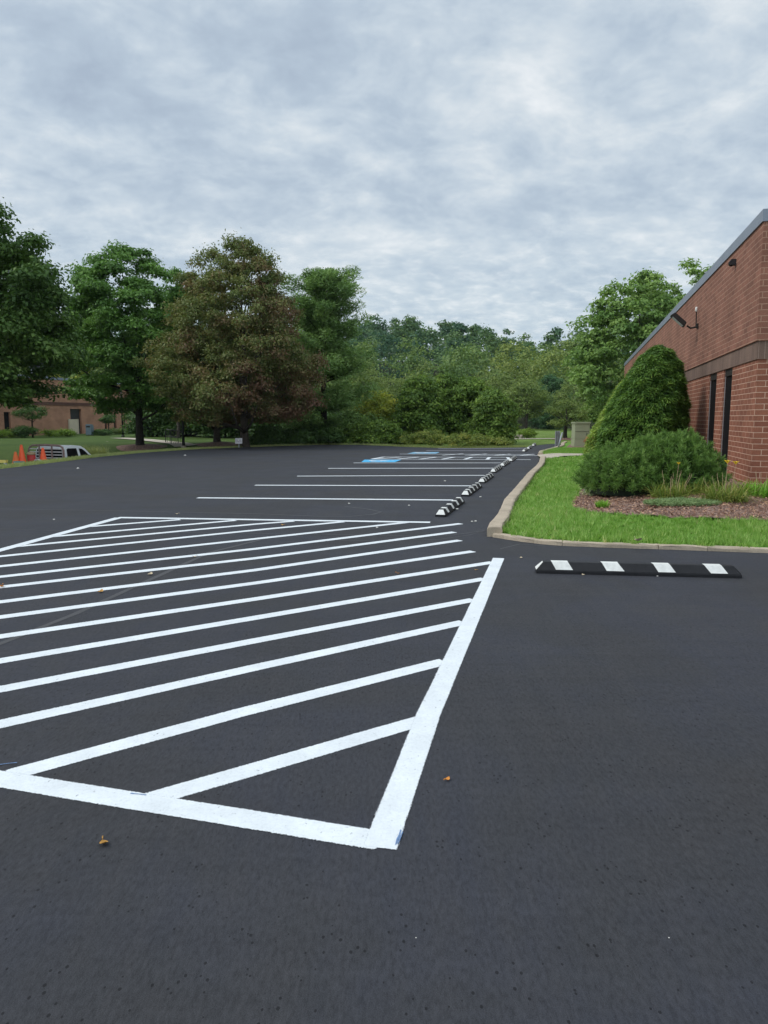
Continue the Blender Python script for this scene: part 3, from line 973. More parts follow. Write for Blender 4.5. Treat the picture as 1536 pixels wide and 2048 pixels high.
def inside(poly, x, y):
    c = False
    j = len(poly) - 1
    for i in range(len(poly)):
        xi, yi = poly[i][0], poly[i][1]
        xj, yj = poly[j][0], poly[j][1]
        if (yi > y) != (yj > y) and x < (xj - xi) * (y - yi) / (yj - yi) + xi:
            c = not c
        j = i
    return c


def inside_np(poly, X, Y):
    c = np.zeros(len(X), bool)
    j = len(poly) - 1
    for i in range(len(poly)):
        xi, yi = poly[i][0], poly[i][1]
        xj, yj = poly[j][0], poly[j][1]
        m = ((yi > Y) != (yj > Y)) & (X < (xj - xi) * (Y - yi) / ((yj - yi) or 1e-9) + xi)
        c ^= m
        j = i
    return c


# mulch chips lying loose
rng = np.random.default_rng(5)
N = 9000
X = rng.uniform(3.0, 7.6, N)
Yv = rng.uniform(9.4, 14, N)
k = inside_np(BED, X, Yv)
X, Yv = X[k], Yv[k]
Z = np.array([lawn_h(a, b) for a, b in zip(X, Yv)]) + 0.045 + 0.012 * rng.random(len(X))
nr = np.array([0, 0, 1.0]) + rng.normal(size=(len(X), 3)) * .45
v, f = leaves(np.stack([X, Yv, Z], 1), nr, 0.03 + 0.05 * rng.random(len(X)), 0.012 + .01 * rng.random(len(X)), rng)
L['chip'] = leaf_mat('bark_chip', [(0.06, 0.03, 0.022), (0.16, 0.078, 0.055), (0.30, 0.17, 0.12)], 0.0, 0.9, gain=2.1, warm=(1, 1.08, 1.0))
o = np_mesh('bark_chips', v, f, L['chip'], None, np.repeat(rng.random(len(X)), 4))
props(o, 'loose reddish bark chips strewn over the mulch bed', 'bark chips', kind='stuff')

# lawn blades, grown in little tufts
rng = np.random.default_rng(11)
N = 62000
X = rng.uniform(1.5, 9.0, N)
Yv = rng.uniform(8.0, 29.0, N)
keep = rng.random(N) < np.clip((11.5 / Yv) ** 1.6, 0, 1)
X, Yv = X[keep], Yv[keep]
k = inside_np(island, X, Yv) & ~inside_np(BED, X, Yv)
X, Yv = X[k], Yv[k]
kd = np.array([[p[0], p[1]] for p in KERB_D])
dk = np.full(len(X), 99.0)
for p in kd:
    dk = np.minimum(dk, np.hypot(X - p[0], Yv - p[1]))
k = (dk > 0.11)
X, Yv, dk = X[k], Yv[k], dk[k]
Z = 0.035 + 0.22 * sm(dk, 0.15, 4.2)
n_t = len(X)
PER = 9
patch = 0.5 + 0.5 * np.sin(X * 1.3 + 1.7 * np.sin(Yv * .9)) * np.sin(Yv * 1.1 + .6 * X)
tuft_t = 0.20 + 0.22 * patch + rng.normal(0, 0.15, n_t) + (rng.random(n_t) < 0.03) * .5
tuft_h = (0.050 + 0.045 * rng.random(n_t)) * (0.8 + 0.5 * patch)
tuft_az = rng.random(n_t) * 6.283
rep = lambda a: np.repeat(a, PER)
n = n_t * PER
X, Yv, Z = rep(X) + rng.normal(0, .016, n), rep(Yv) + rng.normal(0, .016, n), rep(Z)
hgt = rep(tuft_h) * (.6 + .7 * rng.random(n))
az = rep(tuft_az) + rng.normal(0, .9, n)
lean = 0.15 + 0.75 * rng.random(n)
d = np.stack([np.cos(az) * lean, np.sin(az) * lean, np.ones(n)], 1)
w = (0.006 + 0.004 * rng.random(n)) * np.clip(Yv / 11, 1, 2)
side = np.stack([-np.sin(az + rng.normal(0, .8, n)), np.cos(az), np.zeros(n)], 1) * w[:, None]
base = np.stack([X, Yv, Z - 0.01], 1)
v = np.stack([base - side, base + side, base + d * hgt[:, None]], 1).reshape(-1, 3)
tn = np.clip(rep(tuft_t) + rng.normal(0, 0.08, n) + (rng.random(n) < 0.025) * .6, 0, 1)
o = np_mesh('lawn_grass', v, np.arange(n * 3).reshape(n, 3), L['lawn'], None, np.repeat(tn, 3))
props(o, 'short bright green grass blades of the lawn beside the building', 'grass', kind='stuff')

# far strip of lawn, walkway and second island
isl2 = [(p[0], p[1]) for p in KERB2_C] + [(16, 47), (CORN + DIR * 33)[:2], (CORN + DIR * 16)[:2], (8.6, 30.9), (7.2, 31.3)]
o = sheet('lawn', isl2, 0.8, lambda x, y: 0.09, M['near_turf'], 'structure')
props(o, 'small strip of lawn beyond the walkway', 'lawn')
rng = np.random.default_rng(12)
N = 30000
X = rng.uniform(6.5, 13, N)
Yv = rng.uniform(31, 37, N)
k = inside_np(isl2, X, Yv)
X, Yv = X[k], Yv[k]
n = len(X)
d = np.stack([rng.normal(0, .4, n), rng.normal(0, .4, n), np.ones(n)], 1) * (0.05 + .05 * rng.random(n))[:, None]
base = np.stack([X, Yv, np.full(n, .085)], 1)
sd = np.stack([np.full(n, .012), np.zeros(n), np.zeros(n)], 1)
v = np.stack([base - sd, base + sd, base + d], 1).reshape(-1, 3)
o = np_mesh('strip_grass', v, np.arange(n * 3).reshape(n, 3), L['lawn'], None, np.repeat(np.clip(rng.normal(.35, .15, n), 0, 1), 3))
props(o, 'short grass blades on the strip beyond the walkway', 'grass', kind='stuff')
mb2 = [(9.2, 37.6), (10.6, 37.2), (13, 38.5), (13.5, 44), (11.3, 44.2), (10.6, 42.4)]
o = sheet('mulch_bed', mb2, 0.6, lambda x, y: 0.105, M['mulch'], 'structure')
props(o, 'mulch around the olive utility cabinet', 'mulch bed')
walk = [(6.25, 28.75), (6.5, 28.75), (7.6, 29.4), (10.7, 29.3), (11.0, 30.9), (8.7, 31.0), (7.2, 31.4), (6.75, 32.2), (6.45, 31.2)]
o = sheet('walkway', walk, 0.6, lambda x, y: 0.125 if x > 6.9 else 0.02 + 0.105 * float(sm(x, 6.25, 6.9)), M['path'], 'structure')
props(o, 'tan concrete walkway leading to the brick building', 'walkway')
fp = [(-1, 56.6), (40, 59.8), (40, 61.4), (-1, 58.0)]
fp = [(2, 55.6), (30, 60.6), (30, 62.2), (2, 57.1)]
o = sheet('footpath', fp, 1.5, ground_h, M['path'], 'structure', 0.03)
props(o, 'pale footpath crossing the far lawn', 'footpath')
lp = w2((238, 877.5), (300, 882), (350, 888), (372, 894.5))
pw = []
for p in (col(236, 60), 60), (col(290, 55), 55), (col(352, 47.5), 47.5), (col(370, 45.2), 45.2):
    pw.append(Vector(p))
lpoly = [(p.x - .55, p.y - .3) for p in pw] + [(p.x + .55, p.y + .5) for p in pw[::-1]]
o = sheet('footpath', lpoly, 0.8, ground_h, M['path'], 'structure', 0.05)
props(o, 'pale footpath descending across the lawn under the trees', 'footpath')


# ------------------------------------------------------------------ near building
def wall_face(mb, o, d, length, z0, z1, holes, out, mi=0, rev=0.14, rmi=0):
    """vertical wall from o along d with rectangular holes (u0,u1,v0,v1); out = outward normal; reveals go inward"""
    us = sorted({0.0, length, *[h[0] for h in holes], *[h[1] for h in holes]})
    vs = sorted({z0, z1, *[h[2] for h in holes], *[h[3] for h in holes]})
    pt = lambda u, z, dep=0.0: (o + d * u - out * dep) + Vector((0, 0, z))
    for a, b in zip(us, us[1:]):
        for c, e in zip(vs, vs[1:]):
            mu, mv = (a + b) / 2, (c + e) / 2
            if any(h[0] < mu < h[1] and h[2] < mv < h[3] for h in holes):
                continue
            mb.poly([pt(a, c), pt(b, c), pt(b, e), pt(a, e)], mi)
    for a, b, c, e in holes:
        mb.poly([pt(a, c), pt(a, e), pt(a, e, rev), pt(a, c, rev)], rmi)
        mb.poly([pt(b, c), pt(b, e), pt(b, e, rev), pt(b, c, rev)], rmi)
        mb.poly([pt(a, e), pt(b, e), pt(b, e, rev), pt(a, e, rev)], rmi)
        mb.poly([pt(a, c), pt(b, c), pt(b, c, rev), pt(a, c, rev)], rmi)


def wall_u(px):
    """distance along the near wall at picture column px (at mid height)"""
    u = (px - 768) / F
    # X = u*(Y*CT - (1.6-CH)*ST) with Z=CH
    return (CORN.x - u * CT * CORN.y) / (u * CT * DIR.y - DIR.x)


ZB0, ZB1, ZT = 2.72, 3.06, 5.46
bld = thing('brick_building', 'near red brick building with a grey coping and two slot windows beside the mulch bed', 'building', CORN)
LEN, DEP = 40.0, 24.0
wins = []
for a, b in ((1459.5, 1443), (1429, 1414.5)):
    wins.append((wall_u(a), wall_u(b)))
holes = [(a, b, 0.12, ZB0 - 0.005) for a, b in wins]
mb = MB()
O = Vector((0, 0, 0))
wall_face(mb, O, DIR, LEN, -0.4, ZB0, holes, NRM, 0, 0.15)
wall_face(mb, O, RGT, DEP, -0.4, ZB0, [], -DIR, 0)
mb.poly([O + DIR * LEN, O + DIR * LEN + RGT * DEP, O + DIR * LEN + RGT * DEP + Vector((0, 0, ZB0)), O + DIR * LEN + Vector((0, 0, ZB0))])
mb.poly([O + RGT * DEP, O + DIR * LEN + RGT * DEP, O + DIR * LEN + RGT * DEP + Vector((0, 0, ZB0)), O + RGT * DEP + Vector((0, 0, ZB0))])
mb.build('wall', M['brick'], bld)


def ring(z0, z1, off, name, mat, inner=0.4):
    mb = MB()
    a = O + NRM * off - DIR * off
    b = O + NRM * off + DIR * (LEN + off)
    c = O + RGT * DEP + DIR * (LEN + off)
    d = O + RGT * DEP - DIR * off
    for p, q in ((a, b), (b, c), (c, d), (d, a)):
        mb.poly([p + Vector((0, 0, z0)), q + Vector((0, 0, z0)), q + Vector((0, 0, z1)), p + Vector((0, 0, z1))])
    ai = O - NRM * inner + DIR * inner
    bi = O - NRM * inner + DIR * (LEN - inner)
    ci = O + RGT * (DEP - inner) + DIR * (LEN - inner)
    di = O + RGT * (DEP - inner) + DIR * inner
    for z in (z0, z1):
        for p, q, r, s in ((a, b, bi, ai), (b, c, ci, bi), (c, d, di, ci), (d, a, ai, di)):
            mb.poly([x + Vector((0, 0, z)) for x in (p, q, r, s)])
    for p, q in ((ai, bi), (bi, ci), (ci, di), (di, ai)):
        mb.poly([p + Vector((0, 0, z0)), q + Vector((0, 0, z0)), q + Vector((0, 0, z1)), p + Vector((0, 0, z1))])
    return mb.build(name, mat, bld)


bo = ring(ZB0, ZB1, 0.025, 'brick_band', M['brick_band'])
for lp_ in bo.data.uv_layers[0].data:
    lp_.uv[1] -= ZB0
ring(ZB1, ZT - 0.22, 0.055, 'upper_wall', M['brick_upper'])
ring(ZT - 0.22, ZT, 0.085, 'coping', M['coping'])
mb = MB()
mb.poly([O - NRM * .3 + DIR * .3 + Vector((0, 0, ZT - .3)), O - NRM * .3 + DIR * (LEN - .3) + Vector((0, 0, ZT - .3)), O + RGT * (DEP - .3) + DIR * (LEN - .3) + Vector((0, 0, ZT - .3)), O + RGT * (DEP - .3) + DIR * .3 + Vector((0, 0, ZT - .3))])
mb.build('roof', M['roof'], bld)
for a, b in wins:
    p0 = O + DIR * a - NRM * 0.05
    w = b - a
    ang = math.atan2(DIR.y, DIR.x)
    mid = p0 + DIR * (w / 2)
    H = ZB0 - 0.125
    mb = MB()
    mb.box(mid + Vector((0, 0, .12 + H / 2)) - NRM * .02, (w, 0.02, H), ang)
    wo = mb.build('window', M['glass'], bld)
    mb = MB()
    mb.box(p0 + DIR * .03 + Vector((0, 0, .12 + H / 2)), (0.06, 0.07, H), ang)
    mb.box(mid + Vector((0, 0, .12 + .04)), (w - .12, 0.06, .08), ang)
    mb.box(mid + Vector((0, 0, .12 + H - .08)), (w - .12, 0.06, .16), ang)
    mb.build('window_frame', M['bronze'], wo)
    mb = MB()
    mb.box(p0 + DIR * (w - .012) + NRM * .012 + Vector((0, 0, .12 + H / 2)), (0.022, 0.018, H), ang)
    mb.build('window_trim', M['silver'], wo)

# floodlight on the wall
u = wall_u(1391)
fz = zrow(652, (CORN + DIR * u).y)
pt = CORN + DIR * u + NRM * 0.055
fl = thing('flood_light', 'bronze floodlight tilted upward on a wall arm of the brick building', 'floodlight', pt + Vector((0, 0, fz)), math.atan2(DIR.y, DIR.x))
mb = MB()
mb.box((0, 0.02, 0), (0.12, 0.04, 0.14))
mb.tube([(0, 0.03, -.02), (0.02, 0.2, -.05), (0.02, 0.3, 0.02)], 0.025, 8)
mb.build('arm', M['bronze'], fl)
mb = MB()
mb.tube([(0, 0.06, 0.0), (0, 0.07, 0.42)], 0.015, 8)
mb.build('conduit', M['bronze'], fl)
MB().lathe([(0.02, 0), (0.035, 0.02), (0.035, 0.10), (0.02, 0.13)], (0, 0.07, 0.40), 10).build('photocell', M['reflective'], fl, True)
from mathutils import Euler
mb = MB()
mb.box((0.05, 0.52, 0.2), (0.34, 0.50, 0.13), 0, 0, 0.86, Euler((math.radians(42), 0, 0)))
hd = mb.build('lamp_head', M['bronze'], fl, bevel=0.012)
mb = MB()
mb.box((0.05, 0.555, 0.145), (0.26, 0.38, 0.02), 0, 0, 1, Euler((math.radians(42), 0, 0)))
mb.build('lens', M['reflective'], hd)
u = wall_u(1459)
pt = CORN + DIR * u + NRM * 0.055
fz = zrow(525, pt.y)
cam_ = thing('wall_fixture', 'small dark wall fixture under the coping of the brick building', 'wall light', pt + Vector((0, 0, fz)), math.atan2(DIR.y, DIR.x))
mb = MB()
mb.prism([(0, -.06), (.13, -.06), (.15, 0), (.10, .07), (0, .07)], 'x', -.06, .06)
mb.build('housing', M['dark'], cam_, bevel=.006)
MB().lathe([(.03, 0), (.03, .015)], (0, .09, -.075), 10).build('lens', M['glass'], cam_)


# ------------------------------------------------------------------ wheel stops
def stop_parts(root, ln, seed):
    rnd = random.Random(seed)
    hb, ht, h, sk, en = 0.088, 0.038, 0.115, 0.035, 0.07
    rb = lambda s: [(-hb * s, 0), (hb * s, 0)]
    vs = []
    for e in (-1, 1):
        x0, x1 = e * ln / 2, e * (ln / 2 - en)
        vs += [(x0, -hb, -0.02), (x0, hb, -0.02), (x0, -hb, sk), (x0, hb, sk), (x1, -ht, h), (x1, ht, h)]
    fs = [(0, 1, 3, 2), (2, 3, 5, 4), (6, 8, 9, 7), (8, 10, 11, 9), (0, 2, 8, 6), (1, 7, 9, 3), (2, 4, 10, 8), (3, 9, 11, 5), (4, 5, 11, 10), (0, 6, 7, 1)]
    MB().mesh(vs, fs).build('body', M['rubber'], root, bevel=0.005)
    up = 0.0035
    for k in range(4):
        c = (-0.358 + 0.25 * k) * ln
        w = (0.042 if seed == 31 else 0.036) * ln
        sk2 = 0.0
        sk3 = 0.05 if seed == 31 else 0.0
        j = lambda: rnd.uniform(-.006, .006)
        ny, nz = (h - sk) / math.hypot(h - sk, hb - ht) * up, (hb - ht) / math.hypot(h - sk, hb - ht) * up
        A = [(c - w + j(), -hb - ny + .004, sk + .008 + nz), (c + w + j(), -hb - ny + .004, sk + .008 + nz), (c + w - sk3 + j(), -ht - ny, h + up), (c - w - sk3 + j(), -ht - ny, h + up)]
        B = [(c - w + j(), hb + ny - .004, sk + .008 + nz), (c + w + j(), hb + ny - .004, sk + .008 + nz), (c + w - sk3, ht + ny, h + up), (c - w - sk3, ht + ny, h + up)]
        mb = MB()
        mb.poly(A)
        mb.poly([A[3], A[2], B[2], B[3]])
        mb.poly(B)
        mb.build('reflective_patch', M['reflective'], root)
    for e in (-1, 1):
        x0, x1 = e * (ln / 2 + .003), e * (ln / 2 - en + .003)
        MB().poly([(x0, -hb + .012, sk + .004), (x0, hb - .012, sk + .004), (x1, ht - .004, h - .002), (x1, -ht + .004, h - .002)]).build('end_patch', M['reflective'], root)


STOPS = [((870.5, 1034), (922.6, 1003.5), 'nearest wheel stop of the long row, opposite the first full bay line'), ((922, 993), (959, 974), 'second nearest wheel stop of the long row beside the lawn'),
         ((956, 966.7), (985, 949), 'third nearest wheel stop of the long row beside the lawn'), ((980, 946), (1004, 934), 'fourth nearest wheel stop of the long row beside the lawn'),
         ((999, 933.5), (1019, 924), 'fifth wheel stop of the long row, second from its far end'), ((1016, 923.7), (1033, 914.5), 'farthest wheel stop of the long row, just before the striped aisle'),
         ((1043.4, 904.2), (1053, 898.2), 'nearest wheel stop of the short far row beyond the aisle'), ((1052.8, 898.7), (1064, 892.5), 'middle wheel stop of the short far row beyond the aisle'),
         ((1063, 892.5), (1073, 888.8), 'last and farthest wheel stop, by the far lawn')]
for i, (a, b, lab) in enumerate(STOPS):
    A, B = P(*a), P(*b)
    d = DIR.copy()
    ln = 2.15
    c = A + d * (ln / 2) + Vector((0.085, 0, 0))
    r = thing('wheel_stop', lab, 'wheel stop', (c.x, c.y, 0), math.atan2(d.y, d.x), 'black rubber wheel stops with white patches')
    stop_parts(r, ln, i)
A, B = P(1073, 1147), P(1484, 1157)
d = (B - A).normalized()
c = (A + B) / 2 + Vector((-d.y, d.x, 0)) * 0.088
r = thing('wheel_stop', 'black rubber wheel stop lying alone in front of the low kerb', 'wheel stop', (c.x, c.y, 0), math.atan2(d.y, d.x), 'black rubber wheel stops with white patches')
stop_parts(r, (B - A).length, 31)

# ------------------------------------------------------------------ utility cabinet and guard posts
Yc = 39.6
ux = col(1160, Yc)
cab = thing('utility_cabinet', 'tall olive green utility cabinet on the mulch strip', 'utility cabinet', (ux, Yc, 0.1), 0.02)
wd = 30 / F * Yc
hh = zrow(844, Yc) - 0.1
mb = MB()
mb.box((0, 0, hh * .15), (wd, 0.7, hh * .30))
mb.build('base', M['olive_box'], cab, bevel=.01)
mb = MB()
mb.box((0, 0.005, hh * .305 + hh * .31), (wd * .975, 0.68, hh * .62))
cb = mb.build('body', M['olive_box'], cab, bevel=.012)
mb = MB()
mb.box((0, -.345, hh * .62), (wd * .94, 0.02, 0.012))
mb.build('seam', M['dark'], cb)
mb = MB()
mb.box((0, 0, hh * .965), (wd * 1.07, 0.78, hh * .07))
mb.build('lid', M['olive_box'], cab, bevel=.015)
mb = MB()
mb.box((wd * .3, -.345, hh * .5), (.03, .03, .14))
mb.build('handle', M['dark'], cb)
p = P(1114, 893, .1)
po = thing('guard_post', 'broad grey steel guard post standing upright beside the far kerb', 'guard post', p, 0.3, 'grey steel guard posts')
mb = MB()
mb.prism([(-.13, -.06), (-.11, -.06), (-.10, .0), (-.03, .0), (-.02, -.05), (.02, -.05), (.03, 0), (.10, 0), (.11, -.06), (.13, -.06), (.13, -.035), (.12, .025), (-.12, .025), (-.13, -.035)], 'z', -.1, .82)
mb.build('channel', M['galv'], po)
p = P(1115.5, 895.5, .1)
po = thing('guard_post', 'thin grey steel post leaning away from the upright guard post', 'guard post', p, 0, 'grey steel guard posts')
mb = MB()
mb.tube([(0, 0, -.1), (0.22, 0.05, .74)], [.045, .045], 10)
mb.build('shaft', M['galv'], po, True)
MB().lathe([(.05, 0), (.05, .02), (.02, .04)], (.222, .05, .74), 10).build('cap', M['galv'], po)

# ------------------------------------------------------------------ sign
Ys = 40.2
zs = zrow(894.5, Ys)
sg = thing('parking_sign', 'small white sign on a short post in front of the brown tree', 'sign', (col(478, Ys), Ys, -0.03), 0)
mb = MB()
mb.tube([(0, 0, -.1), (0, 0, .5)], .028, 8)
mb.build('post', M['galv'], sg)
w_ = 14 / F * Ys
z1, z2 = zrow(887.2, Ys) + .03, zrow(876.3, Ys) + .03
mb = MB()
mb.box((0, -.04, (z1 + z2) / 2), (w_, .02, z2 - z1))
bd = mb.build('board', M['sign_white'], sg, bevel=.004)
mb = MB()
rnd = random.Random(3)
for row, segs in ((.64, ((-.42, -.06), (.10, .40))), (.34, ((-.42, .12), (.22, .40)))):
    for a, b in segs:
        x = a
        while x < b - .02:
            wl = .05
            zc = z1 + (z2 - z1) * row
            mb.box(((x + wl / 2) * w_, -.0515, zc), (wl * .62 * w_, .003, .052))
            x += wl + .022
        mb.build('lettering', M['sign_ink'], bd)
        mb = MB()

# ------------------------------------------------------------------ fallen leaves, pebbles


def fallen(name, label, px, py, size, mat, seed, group, z=0.0):
    rnd = random.Random(seed)
    p = P(px, py, z)
    r = thing(name, label, 'leaf', (p.x, p.y, z + .004), rnd.uniform(0, 6.28), group)
    n = 9
    vs, fs = [], []
    for i in range(n):
        t = i / (n - 1)
        w = math.sin(math.pi * min(1, t * 1.02)) ** .7 * size * .42
        zc = (t - .4) ** 2 * size * 1.3
        x = (t - .5) * size
        vs += [(x, -w, zc + w * .45), (x, 0, zc + .002), (x, w, zc + w * .3)]
    for i in range(n - 1):
        for k in range(2):
            a = i * 3 + k
            fs.append((a, a + 3, a + 4, a + 1))
    MB().mesh(vs, fs).build('blade', mat, r, True)
    MB().tube([(-size * .5, 0, size * .32), (-size * .75, size * .06, size * .42), (-size * .95, size * .16, size * .3)], .0025, 5).build('stalk', mat, r)


LG = 'fallen leaves scattered on the asphalt'
for i, (x, y, s, m, lab) in enumerate([
    (208, 1690, .055, 'leaf_tan', 'curled golden leaf with a stalk below the thick white border'), (895, 1561, .035, 'leaf_orange', 'small orange leaf on bare asphalt beside the thick white border'),
    (797, 1148, .055, 'leaf_orange', 'orange leaf lying on a hatch stripe near the wheel stop'), (202, 1185, .075, 'leaf_tan', 'tan leaf between two hatch stripes'),
    (301, 1150, .075, 'leaf_pale', 'pale leaf between hatch stripes by the tire scuff'), (388, 1115, .07, 'leaf_pale', 'pale leaf lying on a far hatch stripe by the scuff'),
    (3, 1174.5, .08, 'leaf_orange', 'orange leaf on a stripe at the edge of the hatched zone'), (1166, 1151, .045, 'leaf_pale', 'cream leaf in front of the lone wheel stop'),
    (1042, 1117, .05, 'leaf_pale', 'cream leaf between the border end and the lone wheel stop'), (951, 1141, .04, 'leaf_tan', 'tiny brown leaf inside the border end'),
    (353, 1029, .08, 'leaf_pale', 'pale leaf just beyond the far border line'), (565, 1051, .07, 'leaf_tan', 'tan leaf on the second far stripe')]):
    fallen('fallen_leaf', lab, x, y, s * .7, M[m], i, LG)
fallen('fallen_leaf', 'dry tan leaf lying on the lawn near the low kerb', 1276, 1083, .11, M['leaf_pale'], 77, LG, 0.10)
for i, (x, y, s) in enumerate([(108, 1040, .03), (754, 1056, .03), (818, 1012, .035), (698, 1008, .035), (961, 995, .04), (944, 1044, .03), (951, 1043.5, .035), (914, 1019.5, .05), (890, 963, .05),
                               (370, 912, .09), (156, 938, .07), (1315, 1153, .015), (1436, 1155, .016), (1338, 1876, .004), (832, 1876, .004)]):
    rnd = random.Random(i)
    bm = bmesh.new()
    bmesh.ops.create_icosphere(bm, subdivisions=2, radius=1)
    for v_ in bm.verts:
        v_.co *= rnd.uniform(.82, 1.15)
        v_.co.x *= s * .6
        v_.co.y *= s * .45
        v_.co.z *= s * .35
    me = bpy.data.meshes.new('pebble')
    bm.to_mesh(me)
    bm.free()
    me.materials.append(M['pebble'])
    o = bpy.data.objects.new('pebble', me)
    COL.objects.link(o)
    p = P(x, y)
    o.location = (p.x, p.y, s * .3)
    props(o, 'small pale pebble lying loose on the asphalt', 'pebble', 'pale pebbles on the asphalt')

# ------------------------------------------------------------------ shrubs at the building corner


def spray_shell(shape, n, rng, inset=0.25):
    """points and outward normals on a squarish egg: shape(t, ph) -> radius vector"""
    t = rng.random(n)
    ph = rng.random(n) * 6.2832
    p = shape(t, ph)
    e = 1e-3
    dt = (shape(np.clip(t + e, 0, 1), ph) - shape(np.clip(t - e, 0, 1), ph))
    dp = (shape(t, ph + e) - shape(t, ph - e))
    nr = unit(np.cross(dp, dt))
    return p, nr


def hemlock(label, s, off, hgt, ra, rb, seed, mat, shift, n=16000, group='hemlock hedge along the brick wall'):
    rng = np.random.default_rng(seed)
    base = CORN + DIR * s + NRM * off
    z0 = lawn_h(base.x, base.y)
    root = thing('hemlock_shrub', label, 'shrub', (base.x, base.y, z0), math.atan2(DIR.y, DIR.x) - math.pi / 2, group)

    def shape(t, ph):
        prof = np.interp(t, [0, .12, .3, .5, .7, .85, .94, 1], [.92, .99, 1.0, .91, .73, .50, .31, .03] if seed == 3 else [.95, 1.0, .98, .83, .61, .39, .22, .03])
        wob = 1 + .05 * np.sin(3 * ph + 7 * t + seed) + .04 * np.sin(5 * ph - 11 * t)
        x = ra * prof * wob * np.cos(ph) + shift * t ** 1.5
        y = rb * prof * wob * np.sin(ph)
        return np.stack([x, y, .05 + (hgt - .1) * t], 1)
    p, nr = spray_shell(shape, n, rng)
    dep = rng.random(n) ** 2.2 * .26
    clump = np.sin(p[:, 0] * 9 + seed) * np.sin(p[:, 2] * 11 + p[:, 1] * 6) * .045
    pos = p - nr * (dep + .02)[:, None] + nr * clump[:, None]
    ax = nr * .8 + rng.normal(size=(n, 3)) * .45
    ax[:, 2] = ax[:, 2] * .45 + 0.10
    nn = nr * .25 + np.array([0, 0, 1.0]) + rng.normal(size=(n, 3)) * .4
    ln = .09 + .11 * rng.random(n)
    v, f = leaves(pos + unit(ax) * (ln * .3)[:, None], nn, ln, .022 + .018 * rng.random(n), rng, ax, .12)
    tint = np.clip(.42 + clump * 6 + rng.normal(0, .17, n), 0, 1)
    np_mesh('foliage', v, f, L[mat], root, np.repeat(tint, 4))
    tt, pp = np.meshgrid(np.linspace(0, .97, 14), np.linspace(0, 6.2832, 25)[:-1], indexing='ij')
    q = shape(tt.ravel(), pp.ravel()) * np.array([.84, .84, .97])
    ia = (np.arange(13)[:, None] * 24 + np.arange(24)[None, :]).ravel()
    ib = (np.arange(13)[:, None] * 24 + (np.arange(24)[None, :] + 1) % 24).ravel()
    np_mesh('shade_core', q, np.stack([ia, ib, ib + 24, ia + 24], 1), M['needle_core'], root)  # closed dark shell added behind the sprays for the shaded interior
    return root


hemlock('nearest dark green hemlock shrub of the row, beside the slot windows', 5.9, 1.58, 3.40, 1.10, 1.2, 3, 'hemlock', .42, 56000)
hemlock('sunlit yellow green hemlock directly behind the nearest one in the row', 8.6, 1.82, 3.25, 1.12, 1.3, 4, 'hemlock_sunlit', .6, 32000)
hemlock('third hemlock in the row, third from the slot windows', 11.6, 1.45, 3.1, 1.15, 1.4, 5, 'hemlock_sunlit', .5, 18000)
hemlock('last and farthest hemlock of the row by the brick wall', 14.8, 1.2, 2.9, 1.05, 1.4, 6, 'hemlock_sunlit', .5, 12000)


def mugo(label, cx, cy, rx, ry, h, n, seed):
    rng = np.random.default_rng(seed)
    z0 = lawn_h(cx, cy)
    root = thing('mugo_pine', label, 'shrub', (cx, cy, z0), 0)
    ph = rng.random(n) * 6.2832
    ct = rng.random(n) ** .8
    stt = np.sqrt(1 - ct ** 2)
    wob = 1 + .07 * np.sin(3 * ph + 1) + .06 * np.sin(7 * ph + ct * 6) + .05 * rng.normal(size=n)
    d = np.stack([stt * np.cos(ph), stt * np.sin(ph), ct], 1)
    c = d * np.array([rx, ry, h * .93]) * wob[:, None]
    c[:, 2] = np.maximum(c[:, 2], .12 + .1 * rng.random(n))
    k = rng.random(n) < .3
    c[k] *= .86
    per = 46
    N = n * per
    axis = unit(d * np.array([.75, .75, .6]) + np.array([0, 0, .75]) + rng.normal(size=(n, 3)) * .25)
    ax = np.repeat(axis, per, 0)
    along = rng.random(N) * .15
    out = unit(ax * .75 + rng.normal(size=(N, 3)) * .52)
    ln = .075 + .05 * rng.random(N)
    pos = np.repeat(c, per, 0) + ax * along[:, None] + out * (ln * .5)[:, None]
    nn = np.cross(out, rng.normal(size=(N, 3)))
    v, f = leaves(pos, nn, ln, .010 + .006 * rng.random(N), rng, out, .04)
    tint = np.clip(np.repeat(rng.normal(.34, .15, n), per) + along * 1.6 + rng.normal(0, .1, N), 0, 1)
    np_mesh('foliage', v, f, L['mugo'], root, np.repeat(tint, 4))
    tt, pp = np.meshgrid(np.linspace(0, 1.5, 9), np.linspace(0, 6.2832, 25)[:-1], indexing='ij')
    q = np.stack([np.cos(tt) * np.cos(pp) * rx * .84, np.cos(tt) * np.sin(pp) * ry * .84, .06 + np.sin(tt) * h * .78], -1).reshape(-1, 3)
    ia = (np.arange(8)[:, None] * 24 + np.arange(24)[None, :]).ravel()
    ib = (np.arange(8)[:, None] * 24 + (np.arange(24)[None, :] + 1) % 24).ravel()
    np_mesh('shade_core', q, np.stack([ia, ib, ib + 24, ia + 24], 1), M['needle_core'], root)  # closed dark shell standing in for the shade between the needles
    mb = MB()
    for j in range(7):
        a = j * .9
        mb.tube([(0.1 * math.cos(a), .1 * math.sin(a), 0), (rx * .5 * math.cos(a), ry * .5 * math.sin(a), .22), (rx * .85 * math.cos(a), ry * .85 * math.sin(a), .5)], [.04, .03, .012], 6)
    mb.build('stem', M['bark_dark'], root, True)
    return root


mugo('broad dark green mugo pine in front of the slot windows', 5.52, 14.25, .90, .85, .98, 1000, 8)
mugo('lower dark green mugo pine spreading over the lawn edge', 4.52, 14.0, .74, .78, .82, 650, 9)


